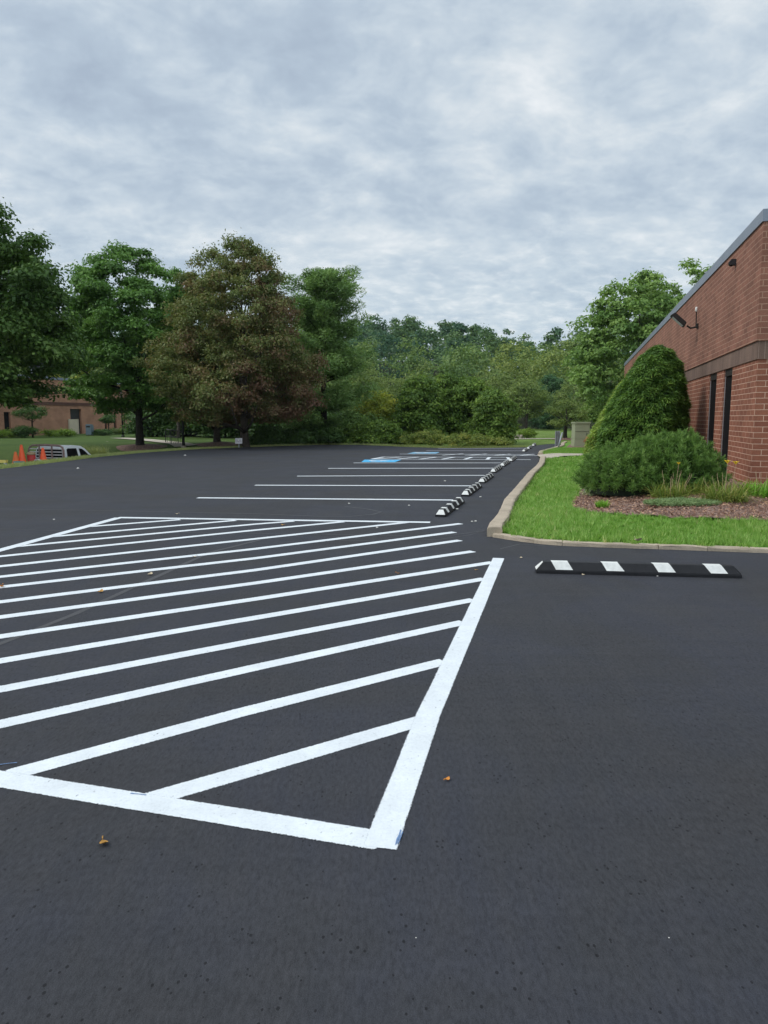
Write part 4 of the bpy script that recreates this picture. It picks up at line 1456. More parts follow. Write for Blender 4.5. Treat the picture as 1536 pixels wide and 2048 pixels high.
def blades(name, label, cat, pts, n, lo, hi, w, mat, rng, spread=.6, droop=.5, group=None, parent=None, rad=.12, z=None, part='leaves'):
    cx, cy = pts
    z0 = lawn_h(cx, cy) + .02 if z is None else z
    root = parent or thing(name, label, cat, (cx, cy, z0), 0, group)
    az = rng.random(n) * 6.2832
    r0 = rad * np.sqrt(rng.random(n))
    a0 = rng.random(n) * 6.2832
    b = np.stack([r0 * np.cos(a0), r0 * np.sin(a0), np.zeros(n)], 1)
    ln = lo + (hi - lo) * rng.random(n)
    out = np.stack([np.cos(az), np.sin(az), np.zeros(n)], 1)
    sp = spread * (.25 + .75 * rng.random(n))
    seg = []
    for t in (0, .35, .7, 1.0):
        hz = ln * (t * (1 - .28 * sp) - droop * sp * t * t * .55)
        ho = ln * sp * (t ** 1.4) * .85
        seg.append(b + out * ho[:, None] + np.array([0, 0, 1]) * hz[:, None])
    side = np.stack([-np.sin(az), np.cos(az), np.zeros(n)], 1)
    vs, k = [], 0
    for p, ww in zip(seg, (1, .9, .65, .08)):
        vs += [p - side * w * ww * .5, p + side * w * ww * .5]
    v = np.stack(vs, 1)
    f = np.concatenate([np.arange(n)[:, None] * 8 + np.array([[i * 2, i * 2 + 1, i * 2 + 3, i * 2 + 2]]) for i in range(3)], 0)
    tint = np.clip(rng.normal(.45, .2, n)[:, None] + np.array([[0, 0, .0, .0, .08, .08, .2, .2]]), 0, 1)
    np_mesh(part, v.reshape(-1, 3), f, L[mat], root, tint.ravel())
    return root


def stalks(root, n, rng, h, rad, mat='tan', head=.012):
    mb = MB()
    for i in range(n):
        a, r = rng.random() * 6.28, rad * rng.random()
        x, y = r * math.cos(a), r * math.sin(a)
        hh = h * (.75 + .4 * rng.random())
        mb.tube([(x, y, 0), (x * 1.3, y * 1.3, hh * .6), (x * 1.7, y * 1.7, hh)], [.004, .0035, .003], 4)
        mb.tube([(x * 1.7, y * 1.7, hh), (x * 1.72, y * 1.72, hh + .05)], [head * .5, head * .2], 5)
    mb.build('stalk', M[mat], root)


def flower(root, p, s=.05):
    mb = MB()
    mb.tube([(p[0] * .6, p[1] * .6, 0), p], [.004, .003], 4)
    mb.build('flower_stem', M['tan'], root)
    mb = MB()
    for k in range(6):
        a = k * 1.047
        c, s_ = math.cos(a), math.sin(a)
        mb.poly([(p[0], p[1], p[2]), (p[0] + s * .6 * c - s * .3 * s_, p[1] + s * .6 * s_ + s * .3 * c, p[2] + s * .8), (p[0] + s * c, p[1] + s * s_, p[2] + s * .95), (p[0] + s * .6 * c + s * .3 * s_, p[1] + s * .6 * s_ - s * .3 * c, p[2] + s * .8)])
    mb.build('flower', M['petal'], root)


rng = np.random.default_rng(21)
DL = 'daylily clumps in the mulch bed'


def lily(px, py, label, n, hi, rad, mat='lily', z=.17):
    p = P(px, py, z)
    return blades('daylily_clump', label, 'daylily', (p.x, p.y), n, hi * .55, hi, .016, mat, rng, 1.2, 1.0, DL, rad=rad)


a = lily(1340, 1001, 'olive daylily clump with dry stalks in front of the mugo pine', 420, .50, .30)
stalks(a, 9, rng, .40, .20, head=.008)
flower(a, (.16, .1, .58), .04)
b_ = lily(1390, 997, 'small green daylily clump against the mugo pine', 200, .42, .2)
c_ = lily(1450, 1012, 'large drooping daylily clump below the yellow blooms at the wall corner', 480, .54, .34)
stalks(c_, 7, rng, .38, .22, head=.008)
flower(c_, (.09, .2, .60), .06)
flower(c_, (.25, .24, .58), .06)
d_ = lily(1422, 985, 'green daylily clump between the slot window and the wall corner', 240, .44, .22, 'green_blade', .2)
e_ = lily(1522, 1005, 'fresh green daylily clump against the end wall of the building', 420, .46, .3, 'green_blade')
stalks(e_, 4, rng, .42, .16, head=.008)
lily(1492, 1003, 'narrow olive daylily clump at the foot of the wall corner', 260, .45, .2)
# low blue-green ground plant
p = P(1365, 1019, .14)
root = thing('creeping_juniper', 'low blue green mat of sprigs lying on the mulch', 'ground plant', (p.x, p.y, lawn_h(p.x, p.y)), 0)
n = 5200
an = rng.random(n) * 6.2832
rr = np.sqrt(rng.random(n))
pos = np.stack([.62 * rr * np.cos(an), .30 * rr * np.sin(an), .04 + .10 * rng.random(n) * (1 - rr * .6)], 1)
ax = np.stack([np.cos(an), np.sin(an), .55 + .4 * rng.random(n)], 1) + rng.normal(size=(n, 3)) * .4
v, f = leaves(pos, rng.normal(size=(n, 3)) + np.array([0, 0, .6]), .05 + .05 * rng.random(n), .012, rng, ax, .05)
np_mesh('foliage', v, f, L['bluegreen'], root, np.repeat(np.clip(rng.normal(.4, .2, n), 0, 1), 4))
p = P(1205, 1015, .13)
blades('grass_tuft', 'small bright green tuft alone on the mulch', 'plant', (p.x, p.y), 170, .10, .19, .014, 'green_blade', rng, .8, .4, rad=.10)
p = P(1250, 986, .16)
root = thing('tall_weed', 'tall leafy weed with a bare seed stalk in front of the mugo pines', 'plant', (p.x, p.y, lawn_h(p.x, p.y) + .02), 0)
n = 260
pos = np.stack([rng.normal(0, .14, n), rng.normal(0, .1, n), .03 + .42 * rng.random(n) ** 1.5], 1)
v, f = leaves(pos, np.array([0, -.3, 1]) + rng.normal(size=(n, 3)) * .5, .09 + .05 * rng.random(n), .045, rng)
np_mesh('leaves', v, f, L['green_blade'], root, np.repeat(np.clip(rng.normal(.25, .2, n), 0, 1), 4))
mb = MB()
mb.tube([(0, 0, 0), (.01, 0, .35), (.0, 0, .66)], [.007, .005, .003], 5)
mb.tube([(0, 0, .66), (.0, 0, .70)], [.012, .010], 6)
mb.tube([(.02, 0, .2), (.09, -.02, .36)], [.004, .003], 4)
mb.build('stalk', M['tan'], root)
p = P(1182, 990, .14)
root = thing('hosta_plant', 'small pale variegated plant at the bed edge beside the lower mugo pine', 'plant', (p.x, p.y, lawn_h(p.x, p.y) + .02), 0)
n = 120
an = rng.random(n) * 6.28
r_ = .16 * np.sqrt(rng.random(n))
pos = np.stack([r_ * np.cos(an) * 1.3, r_ * np.sin(an), .04 + .13 * rng.random(n)], 1)
v, f = leaves(pos, np.stack([np.cos(an), np.sin(an), np.full(n, .9)], 1) + rng.normal(size=(n, 3)) * .3, .10, .055, rng)
np_mesh('leaves', v, f, L['variegated'], root, np.repeat(rng.random(n), 4))
p = P(1283, 975, .17)
root = thing('dead_branch', 'rust brown dead pine branches under the mugo pine', 'dead branch', (p.x, p.y + .05, lawn_h(p.x, p.y)), 0)
n = 700
pos = np.stack([rng.normal(0, .09, n), rng.normal(0, .06, n), .05 + .22 * rng.random(n)], 1)
v, f = leaves(pos, rng.normal(size=(n, 3)), .09, .014, rng)
np_mesh('foliage', v, f, L['rust'], root, np.repeat(np.clip(rng.normal(.25, .2, n), 0, 1), 4))
mb = MB()
for k in range(4):
    mb.tube([(0, 0, 0), (.1 * math.cos(k * 1.6), .05 * math.sin(k * 1.6), .25)], [.014, .006], 5)
mb.build('stem', M['bark_dark'], root)
# rusty shrub and pale pot plant behind, beside cabinet
bush('rust_shrub', 'small rust coloured shrub beside the olive utility cabinet', 'shrub', 1184, 38.4, .1, 864, 13, 'rust', 26, 60, .16, .07, 33)

# ------------------------------------------------------------------ trees
SK = [(0, .35), (.12, .8), (.3, 1), (.55, .92), (.78, .66), (.92, .36), (1, .08)]


def pf(profile, half):
    return [(t, r * half) for t, r in profile]


YT = 34.0
tree('oak_tree', 'huge dark oak whose crown hangs over the far brick building, largest tree of all', 'tree', -112, YT, gz(col(-112, YT), YT), 330,
     [(0, 150), (.1, 215), (.3, 248), (.5, 240), (.7, 205), (.85, 150), (.95, 80), (1, 20)], 842, 'dark_oak', 'bark_dark', 380, 300, .85, .22, .33, 101, lobes=.10, nl=14)
YT = 45.0
tree('oak_tree', 'bright green pin oak on its own round mulch ring in front of the brick building', 'tree', 268, YT, gz(col(281, YT), YT), 476,
     [(0, 60), (.08, 100), (.2, 122), (.45, 128), (.65, 116), (.8, 92), (.92, 55), (1, 15)], 838, 'oak', 'bark_dark', 360, 230, .60, .205, .24, 102, lobes=.13, nl=16, trunk_x=.38)
YT = 62.0
tree('young_tree', 'lighter green tree showing between the pin oak and the brown tree', 'tree', 358, YT, gz(col(358, YT), YT), 522,
     pf(SK, 38), 800, 'oak', 'bark', 90, 130, .6, .25, .15, 103)
YT = 41.0
z_ = gz(col(487, YT), YT)
tree('brown_tree', 'tall brownish drought-dried tree with a stout trunk behind the small white sign', 'tree', 480, YT, z_, 474,
     [(0, 90), (.08, 130), (.2, 152), (.35, 145), (.5, 126), (.65, 108), (.8, 86), (.92, 58), (1, 22)], 862, 'brown', 'bark', 560, 210, .50, .145, .26, 104, flat=1.05, up=.15, lobes=.15, nl=22, trunk_x=.25)
YT = 46.5
z_ = gz(col(436, YT), YT)
tree('brown_tree', 'second brownish tree with a pale grey trunk rising from a mulch mound', 'tree', 415, YT, z_, 560,
     [(0, 70), (.1, 105), (.3, 118), (.55, 95), (.8, 60), (1, 12)], 856, 'brown', 'bark', 280, 190, .5, .15, .22, 105, flat=1.05, up=.15, lobes=.13, nl=12, trunk_x=.6)


def pine_tree(name, label, px, Y, z0, top_py, half_px, mat, seed, levels=17, group=None, per=70, tl=.30, base_py=868, plume=.5, trunk=.2, skirt=1.0):
    rng = np.random.default_rng(seed)
    h1 = zrow(top_py, Y) - z0
    hb = zrow(base_py, Y) - z0
    R = half_px * Y / F
    root = thing(name, label, 'tree', (col(px, Y, z0), Y, z0), 0, group)
    C, S = [], []
    mb = MB()
    mb.tube([(0, 0, -.2), (0.02, 0, h1 * .4), (0, .03, h1 * .97)], [trunk * 1.2, trunk * .75, .02], 8)
    for lv in range(levels):
        t = lv / (levels - 1)
        h = hb + (h1 - hb) * (t ** .9) * .97 + rng.normal(0, .22)
        rad = R * (np.interp(t, [0, .15, .4, .7, .9, 1], [.95 * skirt, 1, .82, .70, .44, .12])) * (.8 + .4 * rng.random())
        nb = 6 if t < .8 else 4
        a0 = rng.random() * 6.28
        for b in range(nb):
            a = a0 + b * 6.28 / nb + rng.normal(0, .2)
            ln = rad * (.72 + .42 * rng.random())
            rise = (.15 + .75 * t) * ln * (.6 + .8 * rng.random())
            e = Vector((math.cos(a) * ln, math.sin(a) * ln, h + rise))
            st = Vector((0, 0, h - .1))
            mb.tube([st, st.lerp(e, .5) + Vector((0, 0, -.06 * ln)), e], [trunk * .22, trunk * .13, .01], 4)
            for q in np.linspace(.35, 1.0, 4):
                p = st.lerp(e, q) + Vector((rng.normal(0, .12), rng.normal(0, .12), rng.normal(0, .08)))
                C.append(p)
                S.append(plume * (.55 + .55 * q) * (.75 + .5 * rng.random()) * (1 - .35 * t))
    mb.build('trunk', M['bark_dark'], root, True)
    C = np.array([list(p) for p in C])
    S = np.array(S)
    n = len(C)
    N = n * per
    d = unit(rng.normal(size=(N, 3)))
    pos = np.repeat(C, per, 0) + d * (np.repeat(S, per) * rng.random(N) ** .5)[:, None] * np.array([1, 1, .58])
    ax = d * np.array([1, 1, .5]) + np.array([0, 0, .55]) + rng.normal(size=(N, 3)) * .4
    nn = np.array([0, 0, 1.0]) + rng.normal(size=(N, 3)) * .7
    v, f = leaves(pos, nn, tl * (.7 + .6 * rng.random(N)), tl * .22, rng, ax, .06)
    tint = np.clip(np.repeat(rng.normal(.45, .17, n), per) + rng.normal(0, .14, N), 0, 1)
    np_mesh('crown', v, f, L[mat], root, np.repeat(tint, 4))
    return root


YT = 47.0
pine_tree('pine_tree', 'feathery light green white pine rising behind the brown tree', 648, YT, gz(col(655, YT), YT), 545, 92, 'pine', 106, 21, None, 150, .28, 868, .84, .22)
# understory behind the lot edge
for i, (px, Y, top, half, mat, lab) in enumerate([
    (308, 66, 800, 46, 'dark', 'dark understory tree between the pin oak trunk and the lamp post'), (372, 66, 745, 62, 'dark', 'tall dark understory tree behind the handrails'),
    (448, 62, 778, 62, 'dark', 'dark understory tree behind the pale grey trunk'), (548, 60, 770, 64, 'dark', 'dark understory tree behind the stout brown trunk'),
    (628, 58, 800, 60, 'dark', 'dark understory tree below the white pine'), (30, 100, 700, 80, 'mid', 'mid green tree behind the brick building roof, under the huge oak'),
    (150, 104, 640, 75, 'yellow', 'yellowish green tree rising behind the far brick building roof'), (240, 104, 700, 80, 'mid', 'mid green tree behind the building, hidden by the pin oak')]):
    bush('understory_tree', lab, 'tree', px, Y, gz(col(px, Y), Y), top, half, mat, 100, 120, .75 if Y < 90 else 1.1, .27 if Y < 90 else .4, 200 + i, 'understory trees beyond the lot edge')
for i, (px, Y, top, half, mat, lab) in enumerate([
    (542, 44.5, 853, 34, 'dark', 'dark yew bush at the lot edge right beside the stout brown trunk'), (598, 45.2, 855, 36, 'dark', 'dark yew bush at the lot edge, second from the brown trunk'),
    (655, 46, 846, 40, 'dark', 'dark bush at the lot edge under the white pine'), (705, 46.5, 822, 36, 'vine', 'vine-hung bush at the lot edge beside the white pine'),
    (758, 50, 764, 46, 'yellow', 'bright yellow green sapling between the pine and the vine-covered thicket'), (762, 46, 838, 40, 'vine', 'low vine-covered bush in front of the yellow green sapling')]):
    bush('shrub', lab, 'shrub', px, Y, gz(col(px, Y), Y), top, half, mat, 110, 130, .42, .17, 220 + i, 'bushes along the far lot edge')
for i, (px, Y, top, half, mat, lab) in enumerate([
    (838, 48, 748, 44, 'vine', 'tall vine-draped column of foliage, leftmost of the central thicket'), (886, 50, 738, 48, 'vine', 'tallest leafy mass of the central thicket'),
    (940, 49, 750, 46, 'vine', 'rounded leafy mass of the central thicket, just past its tallest'), (985, 46, 778, 37, 'vine', 'rounded leafy mass at the end of the thicket next to the far lawn')]):
    bush('thicket_tree', lab, 'tree', px, Y, gz(col(px, Y), Y), top, half, mat, 170, 150, .5, .19, 240 + i, 'leafy masses of the central thicket', dome=[(0, .95), (.3, 1.0), (.6, .95), (.82, .72), (.95, .4), (1, .12)])
for i, (px, Y, top, half, lab) in enumerate([(850, 43.0, 856, 46, 'weedy low growth under the vine-draped column'), (925, 41.5, 862, 50, 'yellowish weeds along the lot edge below the rounded thicket'),
                                            (990, 42, 872, 32, 'low pale weeds where the lot edge meets the far lawn')]):
    bush('weed_patch', lab, 'weeds', px, Y, gz(col(px, Y), Y), top, half, 'weed', 70, 90, .26, .10, 260 + i, None, stem=False)
# midfield
YT = 98
tree('field_tree', 'grey-trunked forked tree on the far lawn behind the low round bush', 'tree', 1052, YT, gz(col(1052, YT), YT), 752, pf(SK, 46), 842, 'mid', 'bark', 80, 110, 1.0, .26, .22, 301)
tree('field_tree', 'bushy tree at the far lawn edge just behind the end of the thicket', 'tree', 1005, 108, gz(col(1005, 108), 108), 745, pf(SK, 46), 848, 'mid', 'bark', 70, 110, 1.1, .28, .22, 302)
pine_tree('spruce_tree', 'blue green spruce on the far lawn beyond the guard posts', 1098, 106, gz(col(1098, 106), 106), 758, 30, 'spruce', 303, 13, None, 60, .5, 852, .9, .2, 1.1)
tree('field_tree', 'bushy tree at the far lawn edge behind the small ornamental tree', 'tree', 1145, 100, gz(col(1145, 100), 100), 752, pf(SK, 46), 845, 'mid', 'bark', 70, 110, 1.0, .27, .2, 304)
tree('field_tree', 'mid green tree below the hillside, seen over the vine-draped column', 'tree', 800, 102, gz(col(800, 102), 102), 738, pf(SK, 50), 850, 'mid', 'bark', 70, 110, 1.1, .28, .22, 305)
tree('field_tree', 'mid green tree below the hillside, seen beside the white pine', 'tree', 728, 96, gz(col(728, 96), 96), 722, pf(SK, 52), 850, 'mid', 'bark', 70, 110, 1.0, .27, .22, 306)
YT = 56
tree('small_tree', 'small dark-stemmed ornamental tree on a mulch ring by the far footpath', 'tree', 1130, YT, gz(col(1130, YT), YT), 792,
     [(0, 22), (.2, 36), (.5, 40), (.8, 26), (1, 6)], 862, 'mid', 'bark_dark', 60, 90, .42, .13, .16, 307, nl=8)
bush('round_bush', 'low round dark bush beside the pale stones on the far lawn', 'shrub', 1054, 60, gz(col(1054, 60), 60), 854, 17, 'boxwood', 40, 70, .28, .11, 310)
YT = 63
tree('maple_tree', 'large light green tree standing beyond the end of the near brick building', 'tree', 1268, YT, gz(col(1268, YT), YT), 524,
     [(0, 85), (.15, 112), (.35, 118), (.55, 108), (.75, 82), (.9, 46), (1, 12)], 862, 'maple', 'bark', 300, 160, .85, .33, .3, 311, lobes=.15)
YT = 72
tree('maple_tree', 'light green treetop showing over the coping of the near brick building', 'tree', 1372, YT, gz(col(1372, YT), YT), 512,
     [(0, 60), (.2, 75), (.5, 78), (.75, 62), (.9, 38), (1, 12)], 830, 'maple', 'bark', 230, 170, .85, .32, .3, 312, lobes=.15)
# pale stones by the round bush
Yr = 59.5
st = thing('stone_edging', 'pale stacked stones beside the low round bush', 'stones', (col(1036, Yr), Yr, gz(col(1036, Yr), Yr)), 0)
mb = MB()
for k in range(7):
    rnd = random.Random(k)
    mb.box((-.42 + .14 * k, rnd.uniform(-.1, .1), .1 + .12 * (k % 2)), (.22, .2, .18), rnd.uniform(0, 1), 0, .8)
mb.build('stones', M['stone'], st, bevel=.03)

# forest on the hill
rng = np.random.default_rng(77)
C, Rr, Tn, Hh = [], [], [], []
for Y in (118, 130, 143, 157, 172, 188, 204, 220, 236, 250, 263):
    x = -0.60 * Y
    while x < .62 * Y:
        xx, yy = x + rng.normal(0, 2.0), Y + rng.normal(0, 4)
        h = rng.uniform(9, 14.5)
        if Y > 240 and rng.random() < .4:
            h += rng.uniform(1, 4)
        r = rng.uniform(3.0, 5.2) * (.75 if h > 14.5 else 1)
        tn = rng.normal(.17 if Y > 165 else .68, .17) + (.16 if xx / yy > .13 else 0)  # far rows tinted dark blue green, distance haze put into leaf colour
        C.append((xx, yy, gz(xx, yy)))
        Rr.append(r)
        Hh.append(h)
        Tn.append(tn)
        x += rng.uniform(5.5, 8.5) * (1.0 if Y < 200 else 1.05)
V, T = [], []
for (x, y, z), r, h, tn in zip(C, Rr, Hh, Tn):
    n = 22
    t = rng.random(n)
    ph = rng.random(n) * 6.28
    rad = r * np.interp(t, [0, .3, .7, 1], [.75, 1, .7, .12]) * (.45 + .55 * rng.random(n))
    cc = np.stack([x + rad * np.cos(ph), y + rad * np.sin(ph), z + h * (.10 + .84 * t)], 1)
    v, f, tt = clump_leaves(cc, np.full(n, r * .40), 64 if y < 150 else 36, .0036 * y, .0026 * y, rng, .8, .5)
    V.append(v)
    T.append(np.clip(tt * .45 + tn * .7 - .05, 0, 1))
V = np.concatenate(V)
T = np.concatenate(T)
o = np_mesh('hill_forest', V, np.arange(len(V)).reshape(-1, 4), L['forest'], None, T)
props(o, 'dense wooded hillside rising behind the far lawn', 'forest', kind='stuff')

# ------------------------------------------------------------------ far brick building (beyond the dip)
O2 = Vector((-28.9, 86.4, 0))
D2 = -DIR
N2 = RGT
b2 = thing('brick_building', 'far brown brick building behind the trees, with a dark entrance and narrow windows', 'building', (O2.x, O2.y, 0))


def u2(px):
    uu = (px - 768) / F * CT
    return (O2.x - uu * O2.y) / (uu * D2.y - D2.x)


ZA, ZC = 2.85, 5.3
Z0 = -1.2
hol = []
for a, b, t0, t1 in ((271, 264, 829, 855), (252, 247, 828, 855), (233, 227.5, 827, 857), (214, 209, 826, 858), (21, 8, 824, 864)):
    ua, ub = u2(a), u2(b)
    ym = (O2 + D2 * ((ua + ub) / 2)).y
    hol.append((ua, ub, zrow(t1, ym), zrow(t0, ym)))
ua, ub = u2(163), u2(141)
ym = (O2 + D2 * ua).y
hol.append((ua, ub, -0.1, zrow(818, ym)))
mb = MB()
wall_face(mb, Vector(), D2, 46, Z0, ZA, hol, N2, 0, .25)
bk = -N2 * 20
z = Vector((0, 0, 1))
for p, q in ((Vector(), bk), (bk, bk + D2 * 46), (bk + D2 * 46, D2 * 46)):
    mb.poly([p + z * Z0, q + z * Z0, q + z * ZA, p + z * ZA])
mb.build('wall', M['brick_far'], b2)


def ring2(z0, z1, off, name, mat):
    mb = MB()
    a, b, c, d = N2 * off - D2 * off, N2 * off + D2 * (46 + off), bk + D2 * (46 + off) - N2 * off, bk - D2 * off - N2 * off
    for p, q in ((a, b), (b, c), (c, d), (d, a)):
        mb.poly([p + z * z0, q + z * z0, q + z * z1, p + z * z1])
    mb.poly([x + z * z0 for x in (a, b, c, d)])
    mb.poly([x + z * z1 for x in (a, b, c, d)])
    return mb.build(name, mat, b2)


ring2(ZA, ZA + .3, .06, 'brick_band', M['brick_far_band'])
ring2(ZA + .3, ZC, .03, 'upper_wall', M['brick_far'])
ring2(ZC, ZC + .25, .09, 'coping', M['coping'])
for i, h in enumerate(hol):
    mb = MB()
    uu = (h[0] + h[1]) / 2
    ang = math.atan2(D2.y, D2.x)
    mb.box(D2 * uu - N2 * (.2 if i < 5 else .24) + z * ((h[2] + h[3]) / 2), (h[1] - h[0], .03, h[3] - h[2]), ang)
    if i < 5:
        wo = mb.build('window', M['glass'], b2)
        mb = MB()
        mb.box(D2 * uu - N2 * .06 + z * (h[2] - .05), (h[1] - h[0] + .15, .28, .09), ang)
        mb.build('sill', M['stone'], wo)
    else:
        wo = mb.build('door', M['dark'], b2)
# beige screen panel in the entrance
uu = u2(148)
pp = O2 + D2 * uu + N2 * 1.2
zb, zt = zrow(866, pp.y), zrow(838.5, pp.y)
pn = thing('entrance_screen', 'beige screen panel standing in front of the dark entrance', 'panel', (col(148, pp.y), pp.y, gz(pp.x, pp.y)), math.atan2(D2.y, D2.x))
mb = MB()
g0 = gz(pp.x, pp.y)
mb.box((0, 0, (zt - g0) / 2), (1.25, .12, zt - g0))
mb.build('panel', M['beige_panel'], pn, bevel=.02)
mb = MB()
mb.box((.67, 0, (zt - g0) / 2), (.1, .16, zt - g0 + .05))
mb.box((-.67, 0, (zt - g0) / 2), (.1, .16, zt - g0 + .05))
mb.build('post', M['beige_panel'], pn)
# drop box, bench, clipped hedges, shrubs before the building
Yd = 70.0
dz = gz(col(180, Yd), Yd)
db = thing('drop_box', 'blue grey collection box with a dark slot near the building entrance', 'drop box', (col(180, Yd), Yd, dz), 0)
mb = MB()
hd_ = zrow(848.5, Yd) - dz
mb.prism([(-.34, .08), (.34, .08), (.34, hd_ * .85), (.12, hd_), (-.34, hd_)], 'x', -.26, .26)
mb.build('body', M['bluegrey'], db, bevel=.03)
MB().box((0, -.345, hd_ * .8), (.36, .03, .14)).build('slot', M['dark'], db)
mb = MB()
for sx in (-.2, .2):
    for sy in (-.25, .25):
        mb.box((sx, sy, .04), (.06, .06, .09))
mb.build('feet', M['dark'], db)
for i, (px, Y, top, half, mat, lab, gname) in enumerate([
    (205, 70.5, 857, 17, 'dark', 'low dark shrub beside the blue grey collection box', 'shrub'), (116, 66, 857.5, 30, 'boxwood', 'clipped yellow green hedge in front of the far brick building', 'hedge'),
    (15, 63, 858, 24, 'boxwood', 'clipped hedge near the wider dark window of the far building', 'hedge'), (50, 63, 850, 20, 'dark', 'dark round shrub beneath the slender tree by the far building', 'shrub'),
    (235, 75, 856, 18, 'mid', 'green shrub below the narrow windows of the far building', 'shrub'), (258, 77, 857, 16, 'dark', 'dark shrub near the corner of the far building', 'shrub'),
    (297, 76, 859, 12, 'boxwood', 'clipped round bush just past the pin oak trunk', 'shrub')]):
    bush(gname, lab, gname, px, Y, gz(col(px, Y), Y), top, half, mat, 40, 80, .35, .13, 400 + i, None, stem=(gname == 'shrub'), dome=[(0, .95), (.5, 1), (.85, .9), (1, .6)])
tree('small_tree', 'slender dark tree against the far brick building wall', 'tree', 66, 64, gz(col(66, 64), 64), 806, [(0, 14), (.3, 26), (.7, 24), (1, 6)], 843, 'dark', 'bark_dark', 36, 80, .4, .14, .07, 420, nl=5)
tree('small_tree', 'small round-headed tree before the narrow windows of the far building', 'tree', 218, 73, gz(col(218, 73), 73), 826, [(0, 8), (.3, 13), (.7, 13), (1, 5)], 850, 'dark', 'bark_dark', 30, 80, .3, .13, .06, 421, nl=5)
# ornamental grass mound behind the truck and white stone bench
rng = np.random.default_rng(31)
gp = (col(178, 42.5), 42.5)
root = thing('ornamental_grass', 'feathery mound of tall ornamental grass behind the white truck', 'grass clump', (gp[0], gp[1], gz(*gp) - .05), 0)
blades('x', 'x', 'x', gp, 2400, .35, 1.05, .016, 'tall_grass', rng, 1.15, .8, parent=root, rad=1.0)
sb = thing('stone_bench', 'pale stone bench at the edge of the ornamental grass', 'bench', (col(205, 52), 52, gz(col(205, 52), 52)), .1)
mb = MB()
zt = zrow(888, 52) - gz(col(205, 52), 52)
mb.box((0, 0, zt - .06), (.95, .4, .12))
mb.build('seat', M['stone'], sb, bevel=.02)
for sx in (-.32, .32):
    MB().box((sx, 0, (zt - .12) / 2), (.14, .32, zt - .12)).build('leg', M['stone'], sb)
# mulch rings
for px, Y, r_, dx, lab in ((281, 45.0, 1.5, 0, 'reddish mulch ring round the pin oak trunk'), (436, 46.5, 1.6, .3, 'reddish mulch mound round the pale grey trunk'), (1130, 56, .95, 0, 'dark mulch ring round the small ornamental tree')):
    cx, cy = col(px, Y) + dx * .3, Y
    ringp = [(cx + r_ * math.cos(a) * (1 + .08 * math.sin(3 * a)), cy + r_ * math.sin(a) * .9) for a in np.linspace(0, 6.283, 25)[:-1]]
    o = sheet('mulch_ring', ringp, .3, lambda x, y: gz(x, y) + .17 * (1 - min(1, math.hypot(x - cx, (y - cy) / .9) / r_)) ** .8, M['mulch'], 'structure', .015)
    props(o, lab, 'mulch ring')
# lamp posts
for px, Y, top, base, r0, lab, hd in ((246, 66, 742, 880, .075, 'tall dark lamp post in front of the far building windows', True), (367, 44.8, 800, 897.5, .085, 'dark lamp post at the lot edge beside the handrails', True)):
    gx0 = col(px, Y)
    g0 = gz(gx0, Y)
    lp_ = thing('lamp_post', lab, 'lamp post', (gx0, Y, g0), 0)
    h = zrow(top, Y) - g0
    mb = MB()
    mb.tube([(0, 0, -.1), (0, 0, h)], [r0, r0 * .7], 10)
    mb.build('pole', M['dark'], lp_, True)
    MB().lathe([(r0 * 2.0, 0), (r0 * 2.0, .12), (r0 * 1.3, .16)], (0, 0, -.02), 12).build('base', M['stone'] if px > 300 else M['dark'], lp_)
    mb = MB()
    mb.box((0, 0, h + .08), (.42, .42, .2), 0, 0, .8)
    mb.build('lamp_head', M['dark'], lp_, bevel=.02)
YL = 75
ru = thing('rooftop_unit', 'pale boxy air unit on the far brick building roof, half hidden by oak foliage', 'air unit', (col(84, YL), YL, 5.53), .2)
rh = zrow(721.5, YL) - 5.53
MB().box((0, 0, rh * .47), (1.3, 1.2, rh * .94)).build('housing', M['galv'], ru, bevel=.03)
MB().box((0, 0, rh * .97), (1.45, 1.35, rh * .06)).build('lid', M['sign_white'], ru, bevel=.02)
MB().box((0, -.61, rh * .6), (.9, .03, rh * .4)).build('grille', M['dark'], ru)
# handrails beside the path
for k, (px, Y, lab) in enumerate(((334, 49.0, 'black handrail along the far side of the descending footpath'), (345, 46.6, 'black handrail along the near side of the descending footpath'))):
    gx0 = col(px, Y)
    g0 = gz(gx0, Y)
    hr = thing('handrail', lab, 'handrail', (gx0, Y, g0), -.35, 'black handrails beside the footpath')
    mb = MB()
    mb.tube([(-.1, 0, -.1), (-.1, 0, .85), (0, 0, .9), (1.15, -.4, .78), (1.2, -.42, -.1)], .028, 6)
    mb.tube([(-.1, 0, .45), (1.18, -.41, .38)], .018, 6)
    mb.build('rail', M['dark'], hr)
    mb = MB()
    for t in np.linspace(.15, .85, 5):
        mb.tube([(-.1 + 1.3 * t, -.42 * t, -.05), (-.1 + 1.3 * t, -.42 * t, .86 - .08 * t)], .012, 5)
    mb.build('balusters', M['dark'], hr)

# ------------------------------------------------------------------ truck in the dip
YTk = 35.0
tx = col(96, YTk)
tz = gz(tx, YTk)
ROOF = zrow(891, YTk) - tz
yaw = -math.radians(17)
tk = thing('flatbed_truck', 'white crew cab truck with a slatted headache rack, parked below the lot edge', 'truck', (tx, YTk, tz), yaw)
hr_ = ROOF


def cabsec(inset):
    return [(0.0, 1.02), (0.06, 1.25), (.12, hr_ - .14), (.3, hr_ - .03), (.75, hr_), (1.35, hr_ - .06), (1.62, hr_ - .2), (2.42, 1.08), (2.42, 1.0)]


